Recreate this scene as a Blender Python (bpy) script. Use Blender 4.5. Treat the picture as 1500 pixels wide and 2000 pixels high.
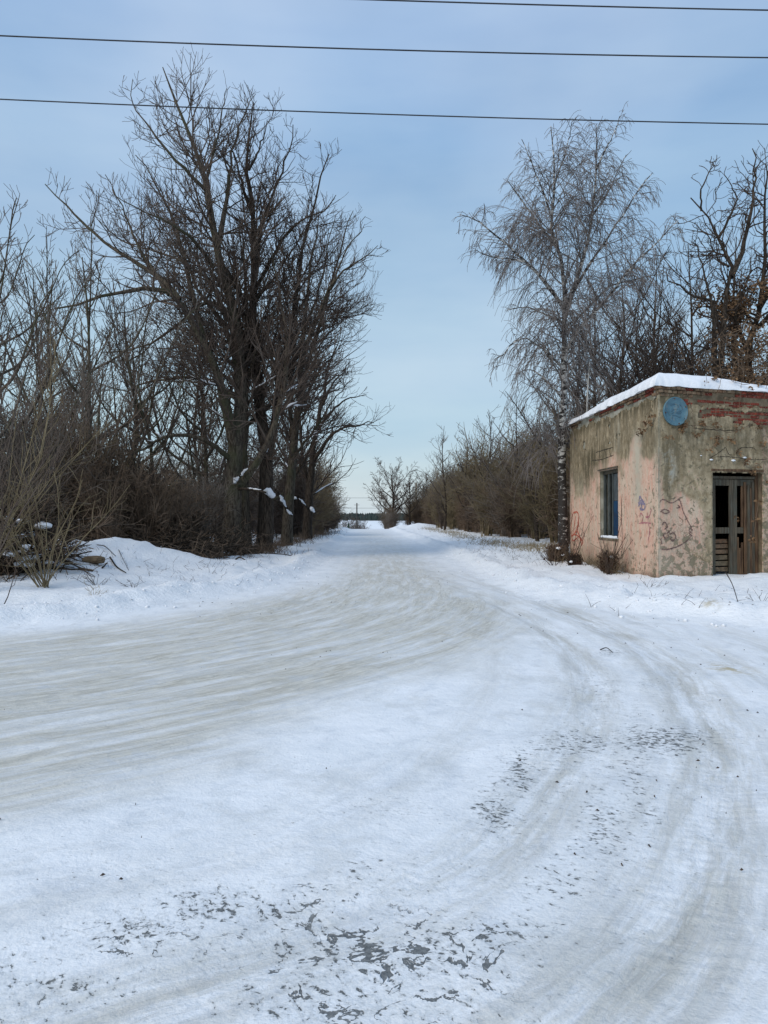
import bpy, math, time
import numpy as np
T0 = time.time()
scene = bpy.context.scene
C = scene.collection
for o in list(bpy.data.objects):
    bpy.data.objects.remove(o)

# ------------------------------------------------------------------ camera
EYE = 1.6; F = 1500.0; CX = 750.0; HY = 1010.0
cam_d = bpy.data.cameras.new('camera')
cam = bpy.data.objects.new('camera', cam_d); C.objects.link(cam)
cam.location = (0, 0, EYE)
cam.rotation_euler = (math.radians(90) + math.atan((HY - 1000) / F), 0, 0)
cam_d.sensor_fit = 'VERTICAL'; cam_d.sensor_height = 36.0; cam_d.lens = 36.0 * F / 2000.0
cam_d.clip_start = 0.05; cam_d.clip_end = 6000
scene.camera = cam

# ------------------------------------------------------------------ light
SUN_EL, SUN_AZ = math.radians(40), math.radians(-132)      # azimuth from +Y towards +X
world = bpy.data.worlds.new('World'); scene.world = world; world.use_nodes = True
nt = world.node_tree; nt.nodes.clear()
def wn(t, **k):
    n = nt.nodes.new(t)
    for a, b in k.items(): setattr(n, a, b)
    return n
out = wn('ShaderNodeOutputWorld'); bg = wn('ShaderNodeBackground')
sky = wn('ShaderNodeTexSky', sky_type='NISHITA', sun_disc=False)
sky.sun_elevation = SUN_EL; sky.sun_rotation = SUN_AZ
sky.air_density = 1.0; sky.dust_density = 1.5; sky.ozone_density = 1.5
tc = wn('ShaderNodeTexCoord'); mp = wn('ShaderNodeMapping')
mp.inputs['Scale'].default_value = (1.0, 1.0, 3.2)
nz = wn('ShaderNodeTexNoise'); nz.inputs['Scale'].default_value = 1.9; nz.inputs['Detail'].default_value = 6; nz.inputs['Roughness'].default_value = 0.5
cr = wn('ShaderNodeValToRGB')
cr.color_ramp.elements[0].position = 0.36; cr.color_ramp.elements[0].color = (0.74,)*3 + (1,)
cr.color_ramp.elements[1].position = 0.66; cr.color_ramp.elements[1].color = (0.90,)*3 + (1,)
sep = wn('ShaderNodeSeparateXYZ')
veil = wn('ShaderNodeValToRGB')                       # thin cloud veil, paler towards the horizon
e = veil.color_ramp.elements
e[0].position = 0.0; e[0].color = (5.3, 6.1, 6.6, 1)
e[1].position = 1.0; e[1].color = (2.6, 4.1, 6.6, 1)
e2 = e.new(0.12); e2.color = (3.6, 5.15, 6.1, 1)
e3 = e.new(0.3); e3.color = (2.95, 4.5, 6.1, 1)
e4 = e.new(0.58); e4.color = (2.65, 4.1, 6.4, 1)
mix = wn('ShaderNodeMix', data_type='RGBA')
L = nt.links.new
L(tc.outputs['Generated'], mp.inputs[0]); L(mp.outputs[0], nz.inputs['Vector'])
L(nz.outputs['Fac'], cr.inputs[0]); L(tc.outputs['Generated'], sep.inputs[0])
L(sep.outputs['Z'], veil.inputs[0])
L(cr.outputs[0], mix.inputs[0]); L(sky.outputs[0], mix.inputs[6]); L(veil.outputs[0], mix.inputs[7])
# soft lighter and darker cloud banks
nz2 = wn('ShaderNodeTexNoise'); nz2.inputs['Scale'].default_value = 2.6; nz2.inputs['Detail'].default_value = 5
mp2 = wn('ShaderNodeMapping'); mp2.inputs['Scale'].default_value = (1, 1, 4.5); mp2.inputs['Location'].default_value = (3.1, 1.2, 0.4)
cr2 = wn('ShaderNodeValToRGB'); cr2.color_ramp.elements[0].position = 0.33; cr2.color_ramp.elements[0].color = (0.90, 0.93, 0.96, 1)
cr2.color_ramp.elements[1].position = 0.68; cr2.color_ramp.elements[1].color = (1.14, 1.08, 1.02, 1)
mul = wn('ShaderNodeMix', data_type='RGBA', blend_type='MULTIPLY'); mul.inputs[0].default_value = 1
L(tc.outputs['Generated'], mp2.inputs[0]); L(mp2.outputs[0], nz2.inputs['Vector']); L(nz2.outputs['Fac'], cr2.inputs[0])
L(mix.outputs[2], mul.inputs[6]); L(cr2.outputs[0], mul.inputs[7])
nz3 = wn('ShaderNodeTexNoise'); nz3.inputs['Scale'].default_value = 1.7; nz3.inputs['Detail'].default_value = 5; nz3.inputs['Roughness'].default_value = 0.45
mp3 = wn('ShaderNodeMapping'); mp3.inputs['Scale'].default_value = (1.5, 1, 2.2); mp3.inputs['Location'].default_value = (1.7, 5.2, 2.4)
cr3 = wn('ShaderNodeValToRGB'); cr3.color_ramp.elements[0].position = 0.42; cr3.color_ramp.elements[0].color = (0, 0, 0, 1)
cr3.color_ramp.elements[1].position = 0.70; cr3.color_ramp.elements[1].color = (0.30,)*3 + (1,)
cl = wn('ShaderNodeMix', data_type='RGBA'); cl.inputs[7].default_value = (5.6, 6.3, 7.3, 1)
L(tc.outputs['Generated'], mp3.inputs[0]); L(mp3.outputs[0], nz3.inputs['Vector']); L(nz3.outputs['Fac'], cr3.inputs[0])
L(cr3.outputs[0], cl.inputs[0]); L(mul.outputs[2], cl.inputs[6])
L(cl.outputs[2], bg.inputs[0]); bg.inputs[1].default_value = 0.10
L(bg.outputs[0], out.inputs[0])

sd = bpy.data.lights.new('sun', 'SUN'); sd.energy = 1.5; sd.angle = math.radians(28); sd.color = (1.0, 0.93, 0.83)
sun = bpy.data.objects.new('sun', sd); C.objects.link(sun)
from mathutils import Vector
sdir = Vector((math.sin(SUN_AZ) * math.cos(SUN_EL), math.cos(SUN_AZ) * math.cos(SUN_EL), math.sin(SUN_EL)))
sun.rotation_euler = (-sdir).to_track_quat('-Z', 'Y').to_euler()
scene.view_settings.view_transform = 'Standard'; scene.view_settings.look = 'None'
scene.view_settings.exposure = 0.37; scene.view_settings.gamma = 1.0
scene.view_settings.use_curve_mapping = False
scene.render.engine = 'CYCLES'
scene.cycles.max_bounces = 5; scene.cycles.diffuse_bounces = 3; scene.cycles.transparent_max_bounces = 4

# ------------------------------------------------------------------ helpers
def at(u, v, Y):
    return np.array([(u - CX) / F * Y, Y, EYE - (v - HY) / F * Y])
def sstep(a, b, x):
    t = np.clip((x - a) / (b - a), 0, 1); return t * t * (3 - 2 * t)
def _hash(i, j, seed):
    h = (i.astype(np.int64) * 374761393 + j.astype(np.int64) * 668265263 + seed * 1442695041) & 0xffffffff
    h = ((h ^ (h >> 13)) * 1274126177) & 0xffffffff
    h = (h ^ (h >> 16)) & 0xffffffff
    return h / 4294967295.0
def vnoise(x, y, seed=0):
    x = np.asarray(x, float); y = np.asarray(y, float)
    i = np.floor(x); j = np.floor(y); fx = x - i; fy = y - j
    fx = fx * fx * (3 - 2 * fx); fy = fy * fy * (3 - 2 * fy)
    a = _hash(i, j, seed); b = _hash(i + 1, j, seed); c = _hash(i, j + 1, seed); d = _hash(i + 1, j + 1, seed)
    return (a * (1 - fx) + b * fx) * (1 - fy) + (c * (1 - fx) + d * fx) * fy
def fbm(x, y, oct=4, seed=0):
    s = 0; a = 0.5; n = 0
    for k in range(oct):
        s = s + a * vnoise(np.asarray(x) * 2 ** k + 17.3 * k, np.asarray(y) * 2 ** k - 9.1 * k, seed + k); n += a; a *= 0.5
    return s / n
def catmull(pts, n):
    pts = np.asarray(pts, float)
    P = np.vstack([2 * pts[0] - pts[1], pts, 2 * pts[-1] - pts[-2]])
    seg = np.linalg.norm(np.diff(pts, axis=0), axis=1); cum = np.r_[0, np.cumsum(seg)]
    s = np.linspace(0, cum[-1], n); k = np.clip(np.searchsorted(cum, s, 'right') - 1, 0, len(seg) - 1)
    t = ((s - cum[k]) / seg[k])[:, None]
    a, b, c, d = P[k], P[k + 1], P[k + 2], P[k + 3]
    return 0.5 * ((2 * b) + (-a + c) * t + (2 * a - 5 * b + 4 * c - d) * t ** 2 + (-a + 3 * b - 3 * c + d) * t ** 3)

def link(o, parent=None):
    C.objects.link(o)
    if parent is not None: o.parent = parent
    return o
def tag(o, label=None, cat=None, group=None, kind=None):
    if label: o['label'] = label
    if cat: o['category'] = cat
    if group: o['group'] = group
    if kind: o['kind'] = kind
    return o
def empty(name, loc, label, cat, group=None, rz=0):
    o = bpy.data.objects.new(name, None); o.location = loc; o.rotation_euler.z = rz; C.objects.link(o)
    o.empty_display_size = 0.2
    return tag(o, label, cat, group)
def mesh_np(name, V, Fa, mat=None, smooth=True):
    """V [n,3], Fa [m,k] constant-size faces"""
    me = bpy.data.meshes.new(name)
    V = np.ascontiguousarray(V, np.float32); Fa = np.ascontiguousarray(Fa, np.int32)
    m, k = Fa.shape
    me.vertices.add(len(V)); me.vertices.foreach_set('co', V.ravel())
    me.loops.add(m * k); me.loops.foreach_set('vertex_index', Fa.ravel())
    me.polygons.add(m); me.polygons.foreach_set('loop_start', np.arange(0, m * k, k, dtype=np.int32))
    me.polygons.foreach_set('loop_total', np.full(m, k, np.int32))
    if smooth: me.polygons.foreach_set('use_smooth', np.ones(m, bool))
    me.update(calc_edges=True); me.validate()
    if mat: me.materials.append(mat)
    return me
def obj(name, me, parent=None, loc=None):
    o = bpy.data.objects.new(name, me); link(o, parent)
    if loc is not None: o.location = loc
    return o
def copy_tree(o, parent=None):
    c = o.copy(); C.objects.link(c); c.parent = parent
    for ch in list(o.children): copy_tree(ch, c)
    return c
class MB:
    def __init__(s): s.v = []; s.f = []
    def add(s, V, Fs):
        b = len(s.v); s.v += [tuple(map(float, p)) for p in V]; s.f += [tuple(b + i for i in f) for f in Fs]
    def hexa(s, P):      # 8 points: bottom 4 ccw, top 4
        s.add(P, [(3, 2, 1, 0), (4, 5, 6, 7), (0, 1, 5, 4), (1, 2, 6, 5), (2, 3, 7, 6), (3, 0, 4, 7)])
    def tube(s, pts, rad, m=6, cap=True):
        pts = np.asarray(pts, float); n = len(pts)
        if np.isscalar(rad): rad = [rad] * n
        tan = np.gradient(pts, axis=0); tan /= np.linalg.norm(tan, axis=1)[:, None] + 1e-9
        ref = np.array([0.13, 0.21, 1.0]) if abs(tan[:, 2]).mean() < 0.8 else np.array([1.0, 0.2, 0.05])
        V = []
        for i in range(n):
            a = np.cross(tan[i], ref); a /= np.linalg.norm(a); b = np.cross(tan[i], a)
            for k in range(m):
                w = 2 * math.pi * k / m
                V.append(pts[i] + rad[i] * (math.cos(w) * a + math.sin(w) * b))
        Fs = [(i * m + k, i * m + (k + 1) % m, (i + 1) * m + (k + 1) % m, (i + 1) * m + k) for i in range(n - 1) for k in range(m)]
        if cap: Fs += [tuple(range(m))[::-1], tuple((n - 1) * m + k for k in range(m))]
        s.add(V, Fs)
    def build(s, name, mat, parent=None, smooth=False, bevel=0):
        me = bpy.data.meshes.new(name); me.from_pydata(s.v, [], s.f); me.update()
        me.materials.append(mat)
        if smooth: me.polygons.foreach_set('use_smooth', [True] * len(me.polygons))
        o = obj(name, me, parent)
        if bevel:
            md = o.modifiers.new('bevel', 'BEVEL'); md.width = bevel; md.segments = 2; md.limit_method = 'ANGLE'
        return o

# ---- node material helper
class Mat:
    def __init__(s, name, rough=0.9, spec=0.2):
        s.m = bpy.data.materials.new(name); s.m.use_nodes = True
        s.nt = s.m.node_tree; s.b = s.nt.nodes['Principled BSDF']
        s.b.inputs['Roughness'].default_value = rough; s.b.inputs['Specular IOR Level'].default_value = spec
    def n(s, t, **k):
        x = s.nt.nodes.new(t)
        for a, b in k.items(): setattr(x, a, b)
        return x
    def l(s, a, b): s.nt.links.new(a, b); return b
    def val(s, sock, v):
        if hasattr(v, 'is_output') or hasattr(v, 'links'): s.l(v, sock)
        elif isinstance(v, (tuple, list)) and len(v) == 3 and sock.type == 'RGBA': sock.default_value = (*v, 1)
        else: sock.default_value = v
    def noise(s, vec, scale=5, detail=4, rough=0.55, dist=0):
        x = s.n('ShaderNodeTexNoise'); s.l(vec, x.inputs['Vector'])
        x.inputs['Scale'].default_value = scale; x.inputs['Detail'].default_value = detail
        x.inputs['Roughness'].default_value = rough; x.inputs['Distortion'].default_value = dist
        return x.outputs['Fac']
    def mapping(s, vec, scale=(1, 1, 1), loc=(0, 0, 0), rot=(0, 0, 0)):
        x = s.n('ShaderNodeMapping'); s.l(vec, x.inputs[0]); x.inputs['Scale'].default_value = scale
        x.inputs['Location'].default_value = loc; x.inputs['Rotation'].default_value = rot; return x.outputs[0]
    def ramp(s, fac, a, b, ca=0.0, cb=1.0):
        x = s.n('ShaderNodeMapRange', clamp=True, interpolation_type='SMOOTHSTEP'); s.l(fac, x.inputs[0])
        x.inputs[1].default_value = a; x.inputs[2].default_value = b; x.inputs[3].default_value = ca; x.inputs[4].default_value = cb
        return x.outputs[0]
    def math(s, op, a, b=0.0, c=0.0):
        x = s.n('ShaderNodeMath', operation=op); s.val(x.inputs[0], a); s.val(x.inputs[1], b)
        if op == 'MULTIPLY_ADD': s.val(x.inputs[2], c)
        return x.outputs[0]
    def mix(s, fac, a, b, mode='MIX'):
        x = s.n('ShaderNodeMix', data_type='RGBA', blend_type=mode)
        s.val(x.inputs[0], fac); s.val(x.inputs[6], a); s.val(x.inputs[7], b); return x.outputs[2]
    def attr(s, name, what='Vector'):
        x = s.n('ShaderNodeAttribute', attribute_name=name); return x.outputs[what]
    def obj(s): return s.n('ShaderNodeTexCoord').outputs['Object']
    def rnd(s): return s.n('ShaderNodeObjectInfo').outputs['Random']
    def col(s, c): s.val(s.b.inputs['Base Color'], c); return s
    def bump(s, h, strength=0.5, dist=0.02):
        x = s.n('ShaderNodeBump'); s.l(h, x.inputs['Height']); x.inputs['Strength'].default_value = strength
        x.inputs['Distance'].default_value = dist; s.l(x.outputs[0], s.b.inputs['Normal']); return s
def simple(name, c1, c2, scale=6, rough=0.9, bump=0.4, bd=0.01, stretch=(1, 1, 1), spec=0.2):
    m = Mat(name, rough, spec); v = m.mapping(m.obj(), stretch)
    f = m.noise(v, scale, 5); m.col(m.mix(m.ramp(f, 0.3, 0.7), c1, c2)); m.bump(m.noise(v, scale * 3, 4), bump, bd); return m.m

# ------------------------------------------------------------------ terrain functions
LEFT = catmull([(-60, 1), (-25, 5.5), (-10, 9.0), (-5.6, 11.2), (-4.2, 13.2), (-3.2, 16), (-2.3, 19.5), (-2.15, 26), (-2.3, 36), (-2.7, 50), (-3.3, 70), (-4.6, 105), (-6, 160), (-9, 260)], 260)
RIGHT = catmull([(60, 1), (25, 6), (10, 9.0), (6.2, 10.6), (4.3, 12.6), (3.0, 15.5), (2.7, 19), (2.6, 28), (2.4, 40), (2.0, 55), (1.6, 70), (0.6, 105), (-1.5, 160), (-4, 260)], 260)
INNER = catmull([(2.4, 14.5), (1.9, 11), (1.2, 9.2), (-0.45, 6.8), (-1.9, 4.4), (-5, 2.4), (-12, -0.5), (-40, -9)], 120)
MC = catmull([(-5, 200), (-2, 105), (-0.9, 70), (0, 45), (0.25, 30), (0.3, 22), (0.1, 16), (-0.9, 11.8), (-3.2, 8.4), (-7, 5.6), (-14, 2.6), (-40, -6)], 320)
LC = catmull([(0.9, 60), (1.2, 34), (1.6, 22), (2.35, 15), (2.65, 10.5), (2.45, 8), (1.95, 6), (1.35, 4.5), (0.6, 3.2), (-0.5, 2.3), (-3, 1.0), (-12, -2)], 200)
def poly_dist(x, y, poly):
    """unsigned distance to polyline, side sign (positive = left of travel), arc length"""
    x = np.asarray(x, float).ravel(); y = np.asarray(y, float).ravel()
    a = poly[:-1]; b = poly[1:]; ab = b - a; L2 = (ab ** 2).sum(1); cum = np.r_[0, np.cumsum(np.sqrt(L2))]
    D = np.empty_like(x); S = np.empty_like(x); A = np.empty_like(x)
    for i in range(0, len(x), 20000):
        px = x[i:i + 20000, None]; py = y[i:i + 20000, None]
        # nearest vertex first, then its two neighbouring segments
        k = ((px - poly[:, 0]) ** 2 + (py - poly[:, 1]) ** 2).argmin(1)
        best = None
        for kk in (np.clip(k - 1, 0, len(a) - 1), np.clip(k, 0, len(a) - 1)):
            ax, ay = a[kk, 0], a[kk, 1]; dx, dy = ab[kk, 0], ab[kk, 1]
            t = np.clip(((px[:, 0] - ax) * dx + (py[:, 0] - ay) * dy) / L2[kk], 0, 1)
            qx = px[:, 0] - ax - t * dx; qy = py[:, 0] - ay - t * dy
            d = np.hypot(qx, qy); s = np.sign(dx * qy - dy * qx); al = cum[kk] + t * np.sqrt(L2[kk])
            if best is None: best = [d, s, al]
            else:
                w = d < best[0]; best = [np.where(w, n_, o_) for n_, o_ in zip((d, s, al), best)]
        D[i:i + 20000], S[i:i + 20000], A[i:i + 20000] = best
    return D, S, A
def road_out(x, y):
    """>0 outside the driven area (distance from its edge), <0 inside; also which side"""
    shp = np.shape(x)
    dl, sl, _ = poly_dist(x, y, LEFT); dr, sr, _ = poly_dist(x, y, RIGHT)
    L_ = dl * sl; R_ = -dr * sr               # LEFT travels away: outside is on its left; RIGHT: outside on its right
    d = np.maximum(L_, R_)
    return d.reshape(shp), (L_ > R_).reshape(shp)
def profile(y):
    return (-9.5 * sstep(98, 290, y) + 5.0 * sstep(500, 1150, y) + 4 * sstep(1150, 1500, y))
def ground_z(x, y, d=None, left=None):
    x = np.asarray(x, float); y = np.asarray(y, float)
    if d is None: d, left = road_out(x, y)
    far = np.clip(1 - y / 160, 0, 1)
    z = profile(y)
    out_ = np.clip(d, 0, None)
    n1 = fbm(x * 0.9, y * 0.9, 4, 3); n2 = fbm(x * 3.1, y * 3.1, 4, 9); n0 = fbm(x * 0.25, y * 0.25, 3, 21)
    amp = 0.55 + 0.9 * n1
    z = z + 0.10 * sstep(-0.15, 0.7, d + (n2 - .5) * 0.5) * amp + 0.13 * sstep(0.6, 4.0, out_)
    z = z + 0.13 * np.exp(-((d - 0.75 - 0.5 * (n1 - .5)) / 0.33) ** 2) * (0.35 + 1.1 * n2)     # ploughed ridge
    z = z + 0.05 * np.exp(-((d - 1.9) / 0.5) ** 2) * n1
    z = z + sstep(0.3, 1.5, d) * ((n0 - 0.5) * 0.35 * sstep(1, 8, out_) + (n1 - 0.5) * 0.13 + (n2 - 0.5) * (0.05 + 0.09 * np.exp(-((d - 1.2) / 1.4) ** 2)))
    # rough trodden bank right of the lane, lumps
    w = sstep(0.2, 1, d) * (~left) * np.exp(-((y - 13) / 5) ** 2)
    z = z + w * ((fbm(x * 4, y * 4, 3, 44) - 0.5) * 0.20 + (fbm(x * 1.3, y * 1.3, 2, 45) - .5) * .18)
    # mounds
    def mound(cx, cy, rx, ry, h): return h * np.exp(-(((x - cx) / rx) ** 2 + ((y - cy) / ry) ** 2) ** 1.25)
    z = z + mound(-8.25, 21.0, 1.9, 2.6, 0.66) * (0.80 + .4 * n2) + mound(-11.2, 20.8, 2.2, 2.6, 0.35) + mound(-6.3, 22.3, 1.6, 2, 0.3)
    z = z + mound(5.0, 100, 2.0, 4, 0.6) + mound(2.4, 103, 1.0, 3, 0.35)
    z = z + 0.35 * sstep(8, 30, out_) * left
    # subtle ruts and washboard on driven snow
    ins = sstep(0.1, -0.6, d)
    z = z + ins * ((fbm(x * 0.5, y * 0.5, 2, 5) - .5) * 0.03)
    return z
def gz(x, y): return float(ground_z(np.array([x]), np.array([y]))[0])

# ------------------------------------------------------------------ snow material
def snow_ground_mat():
    m = Mat('packed_and_fresh_snow', 0.62, 0.28)
    geo = m.n('ShaderNodeNewGeometry').outputs['Position']
    msk = m.n('ShaderNodeSeparateColor'); m.l(m.attr('mask', 'Color'), msk.inputs[0])
    mR, mG, mB = msk.outputs[0], msk.outputs[1], msk.outputs[2]
    msk2 = m.n('ShaderNodeSeparateColor'); m.l(m.attr('mask2', 'Color'), msk2.inputs[0])
    mCrack, mYel, mOut = msk2.outputs[0], msk2.outputs[1], msk2.outputs[2]
    fM = m.attr('flow_main'); fL = m.attr('flow_lane')
    nbig = m.noise(geo, 1.1, 5, 0.6); nmid = m.noise(geo, 6.5, 5, 0.62); nfine = m.noise(geo, 55, 4, 0.6)
    stM = m.noise(m.mapping(fM, (4.5, 0.55, 1)), 1.0, 8, 0.70, 0.35)
    stM2 = m.noise(m.mapping(fM, (20, 3.4, 1)), 1.0, 6, 0.68, 0.7)
    stL = m.noise(m.mapping(fL, (5.0, 0.5, 1), (3, 8, 0)), 1.0, 7, 0.66, 0.2)
    stL2 = m.noise(m.mapping(fL, (18, 5, 1), (3, 8, 0)), 1.0, 6, 0.68, 0.7)
    # base snow
    base = m.mix(m.ramp(nbig, 0.3, 0.72), (0.79, 0.81, 0.82), (0.88, 0.89, 0.895))
    base = m.mix(m.math('MULTIPLY', m.ramp(nmid, 0.45, 0.75), 0.30), base, (0.70, 0.72, 0.74))
    # main road brown-grey packed snow
    dirtM = m.math('MULTIPLY', mR, m.ramp(m.math('ADD', m.math('MULTIPLY', stM, 0.75), m.math('MULTIPLY', stM2, 0.35)), 0.40, 0.62, 0.22, 1.0))
    dcol = m.mix(m.ramp(stM2, 0.35, 0.65), (0.44, 0.41, 0.335), (0.68, 0.655, 0.58))
    c = m.mix(dirtM, base, dcol)
    # lane tracks
    dirtL = m.math('MULTIPLY', mG, m.ramp(m.math('ADD', m.math('MULTIPLY', stL, 0.75), m.math('MULTIPLY', stL2, 0.4)), 0.46, 0.70, 0.0, 1.0))
    c = m.mix(dirtL, c, m.mix(m.ramp(stL2, 0.4, 0.62), (0.42, 0.405, 0.36), (0.60, 0.59, 0.54)))
    # grey-blue ice patches where the snow is worn thin
    ice = m.math('MULTIPLY', m.ramp(m.noise(m.mapping(fL, (2.2, 1.1, 1)), 1.6, 6, 0.65, 0.5), 0.50, 0.70), 0.42)
    c = m.mix(m.math('MULTIPLY', ice, m.math('SUBTRACT', 1.0, mOut)), c, (0.55, 0.585, 0.62))
    # bare asphalt flecks
    nsp = m.noise(m.mapping(fL, (13, 25, 1), (0, 0, 0)), 1.0, 5, 0.68, 0.8)
    nsp2 = m.noise(m.mapping(geo, (1, 1, 1), (4, 2, 0)), 34.0, 4, 0.62, 0.6)
    sp = m.math('MULTIPLY_ADD', m.math('ADD', m.math('MULTIPLY', nsp, 0.55), m.math('MULTIPLY', nsp2, 0.45)), 1.6, -0.3)
    spf = m.ramp(m.math('ADD', sp, m.math('MULTIPLY', mB, 0.245)), 0.775, 0.845)
    halo = m.ramp(m.math('ADD', sp, m.math('MULTIPLY', mB, 0.245)), 0.60, 0.80)
    # thin winding melt cracks
    wv = m.noise(m.mapping(geo, (1, 1, 1), (9, 3, 0)), 3.6, 5, 0.60, 0.5)
    ridge = m.math('ABSOLUTE', m.math('SUBTRACT', wv, 0.5))
    brk = m.noise(geo, 7.5, 3, 0.6)
    rr = m.math('SUBTRACT', ridge, m.math('MULTIPLY', m.math('SUBTRACT', brk, 0.56), 0.13))
    crack = m.math('MULTIPLY', m.ramp(m.math('SUBTRACT', m.math('MULTIPLY', mCrack, 0.017), rr), -0.003, 0.005), m.ramp(mCrack, 0.15, 0.5))
    c = m.mix(m.math('MULTIPLY', halo, 0.55), c, (0.46, 0.475, 0.47))
    dark = m.math('MAXIMUM', spf, crack)
    dc = m.mix(m.ramp(nfine, 0.35, 0.65), (0.07, 0.075, 0.075), (0.17, 0.175, 0.17))
    c = m.mix(m.math('MULTIPLY', dark, 0.93), c, dc)
    # yellow-brown stains, dirt crumbs in the ploughed bank
    c = m.mix(m.math('MULTIPLY', mYel, m.ramp(nmid, 0.42, 0.6)), c, (0.48, 0.40, 0.24))
    crumbs = m.ramp(m.noise(geo, 24, 3, 0.6), 0.70, 0.74)
    c = m.mix(m.math('MULTIPLY', crumbs, 0.5), c, (0.20, 0.19, 0.17))
    grit = m.math('MULTIPLY', m.ramp(m.noise(geo, 90, 3, 0.7), 0.60, 0.70), m.ramp(nmid, 0.45, 0.7))
    c = m.mix(m.math('MULTIPLY', m.math('MULTIPLY', grit, 0.38), m.math('SUBTRACT', 1.0, mOut)), c, (0.34, 0.33, 0.30))
    blot = m.ramp(m.noise(m.mapping(fL, (1.5, .7, 1), (6, 1, 0)), 1.3, 7, 0.7, 0.4), 0.50, 0.66)
    c = m.mix(m.math('MULTIPLY', m.math('MULTIPLY', blot, 0.34), m.math('SUBTRACT', 1.0, mOut)), c, (0.50, 0.50, 0.47))
    m.col(c)
    m.val(m.b.inputs['Roughness'], m.mix(dark, (0.6, 0.6, 0.6), (0.38, 0.38, 0.38)))
    # relief: fine grain, wheel marks along the flow, sunk asphalt flecks, treads
    tread = m.n('ShaderNodeTexWave', wave_type='BANDS', bands_direction='Y'); m.l(m.mapping(fL, (0.6, 1, 1), (0, 0, 0), (0, 0, 0.5)), tread.inputs[0])
    tread.inputs['Scale'].default_value = 4.2; tread.inputs['Distortion'].default_value = 1.4; tread.inputs['Detail'].default_value = 2
    h = m.math('ADD', m.math('MULTIPLY', nmid, 0.9), m.math('MULTIPLY', nfine, 0.22))
    h = m.math('ADD', h, m.math('MULTIPLY', m.math('MULTIPLY', stM, mR), 1.7))
    h = m.math('ADD', h, m.math('MULTIPLY', m.math('MULTIPLY', stM2, mR), 0.7))
    h = m.math('ADD', h, m.math('MULTIPLY', m.math('MULTIPLY', stL2, mG), 0.8))
    h = m.math('ADD', h, m.math('MULTIPLY', m.math('MULTIPLY', tread.outputs['Fac'], m.math('MULTIPLY', mG, m.ramp(nbig, 0.46, 0.60))), 0.13))
    h = m.math('ADD', h, m.math('MULTIPLY', m.math('MULTIPLY', m.noise(geo, 13, 5, 0.65), mOut), 1.3))
    h = m.math('SUBTRACT', h, m.math('MULTIPLY', dark, 0.6))
    m.bump(h, 0.8, 0.026)
    return m.m
M_SNOWG = snow_ground_mat()
def fluffy():
    m = Mat('loose_snow', 0.65, 0.25); v = m.obj()
    m.col(m.mix(m.ramp(m.noise(v, 3, 4), 0.3, 0.7), (0.78, 0.80, 0.83), (0.87, 0.88, 0.90)))
    m.bump(m.noise(v, 14, 5, 0.6), 0.5, 0.02); return m.m
M_SNOW = fluffy()

# ------------------------------------------------------------------ terrain mesh, split into ground / road / side lane
def grow_axis(lo, hi, s0, g):
    r = [lo]
    while r[-1] < hi: r.append(r[-1] + s0 + g * abs(r[-1]))
    return np.array(r)
ys = np.r_[np.arange(-30, -2, 1.5), np.arange(-2, 1.2, 0.15), grow_axis(1.2, 1700, 0.045, 0.0098)]
xh = [0.0]
while xh[-1] < 1400:
    s = 0.07 if xh[-1] < 6 else 0.07 + 0.05 * (xh[-1] - 6)
    xh.append(xh[-1] + s)
xh = np.array(xh); xs = np.r_[-xh[:0:-1], xh]
X, Y = np.meshgrid(xs, ys)                       # rows = y
D, LFT = road_out(X, Y)
Z = ground_z(X, Y, D, LFT)
ny, nx = X.shape
near = (Y < 45) & (np.abs(X) < 30)
_dM, _sM, _aM = poly_dist(X[near], Y[near], MC); _dL, _sL, _aL = poly_dist(X[near], Y[near], LC); _sM = _dM * _sM; _sL = _dL * _sL
_in = sstep(0.2, -0.5, D[near]) * sstep(45, 30, Y[near]); _x, _y = X[near], Y[near]
rut = (fbm(_sM * 2.4, _aM * .22, 3, 201) - .5) * .055 * np.exp(-(_dM / 3.5) ** 2)
for off, wdt, dep in ((-0.35, .16, .022), (.55, .20, .028), (1.35, .12, .015), (2.1, .16, .012)):
    rut = rut - dep * np.exp(-((_sL - off - .12 * (fbm(_aL * .3, _aL * 0, 2, int(off * 10) + 40) - .5)) / wdt) ** 2) * sstep(22, 14, _y) * (.4 + fbm(_aL * .6, _sL, 2, 77))
rut = rut + (fbm(_x * 2.6, _y * 2.6, 3, 300) - .5) * .022
Z[near] += rut * _in
print('terrain', nx, ny, time.time() - T0)
# masks, tied to world places
dI, sI, _ = poly_dist(X, Y, INNER); dI = (dI * sI).reshape(X.shape)      # INNER travels towards the left foreground
dM, sM, aM = poly_dist(X, Y, MC); sM = (dM * sM).reshape(X.shape); aM = aM.reshape(X.shape)
dL_, sL, aL = poly_dist(X, Y, LC); sL = (dL_ * sL).reshape(X.shape); aL = aL.reshape(X.shape)
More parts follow.
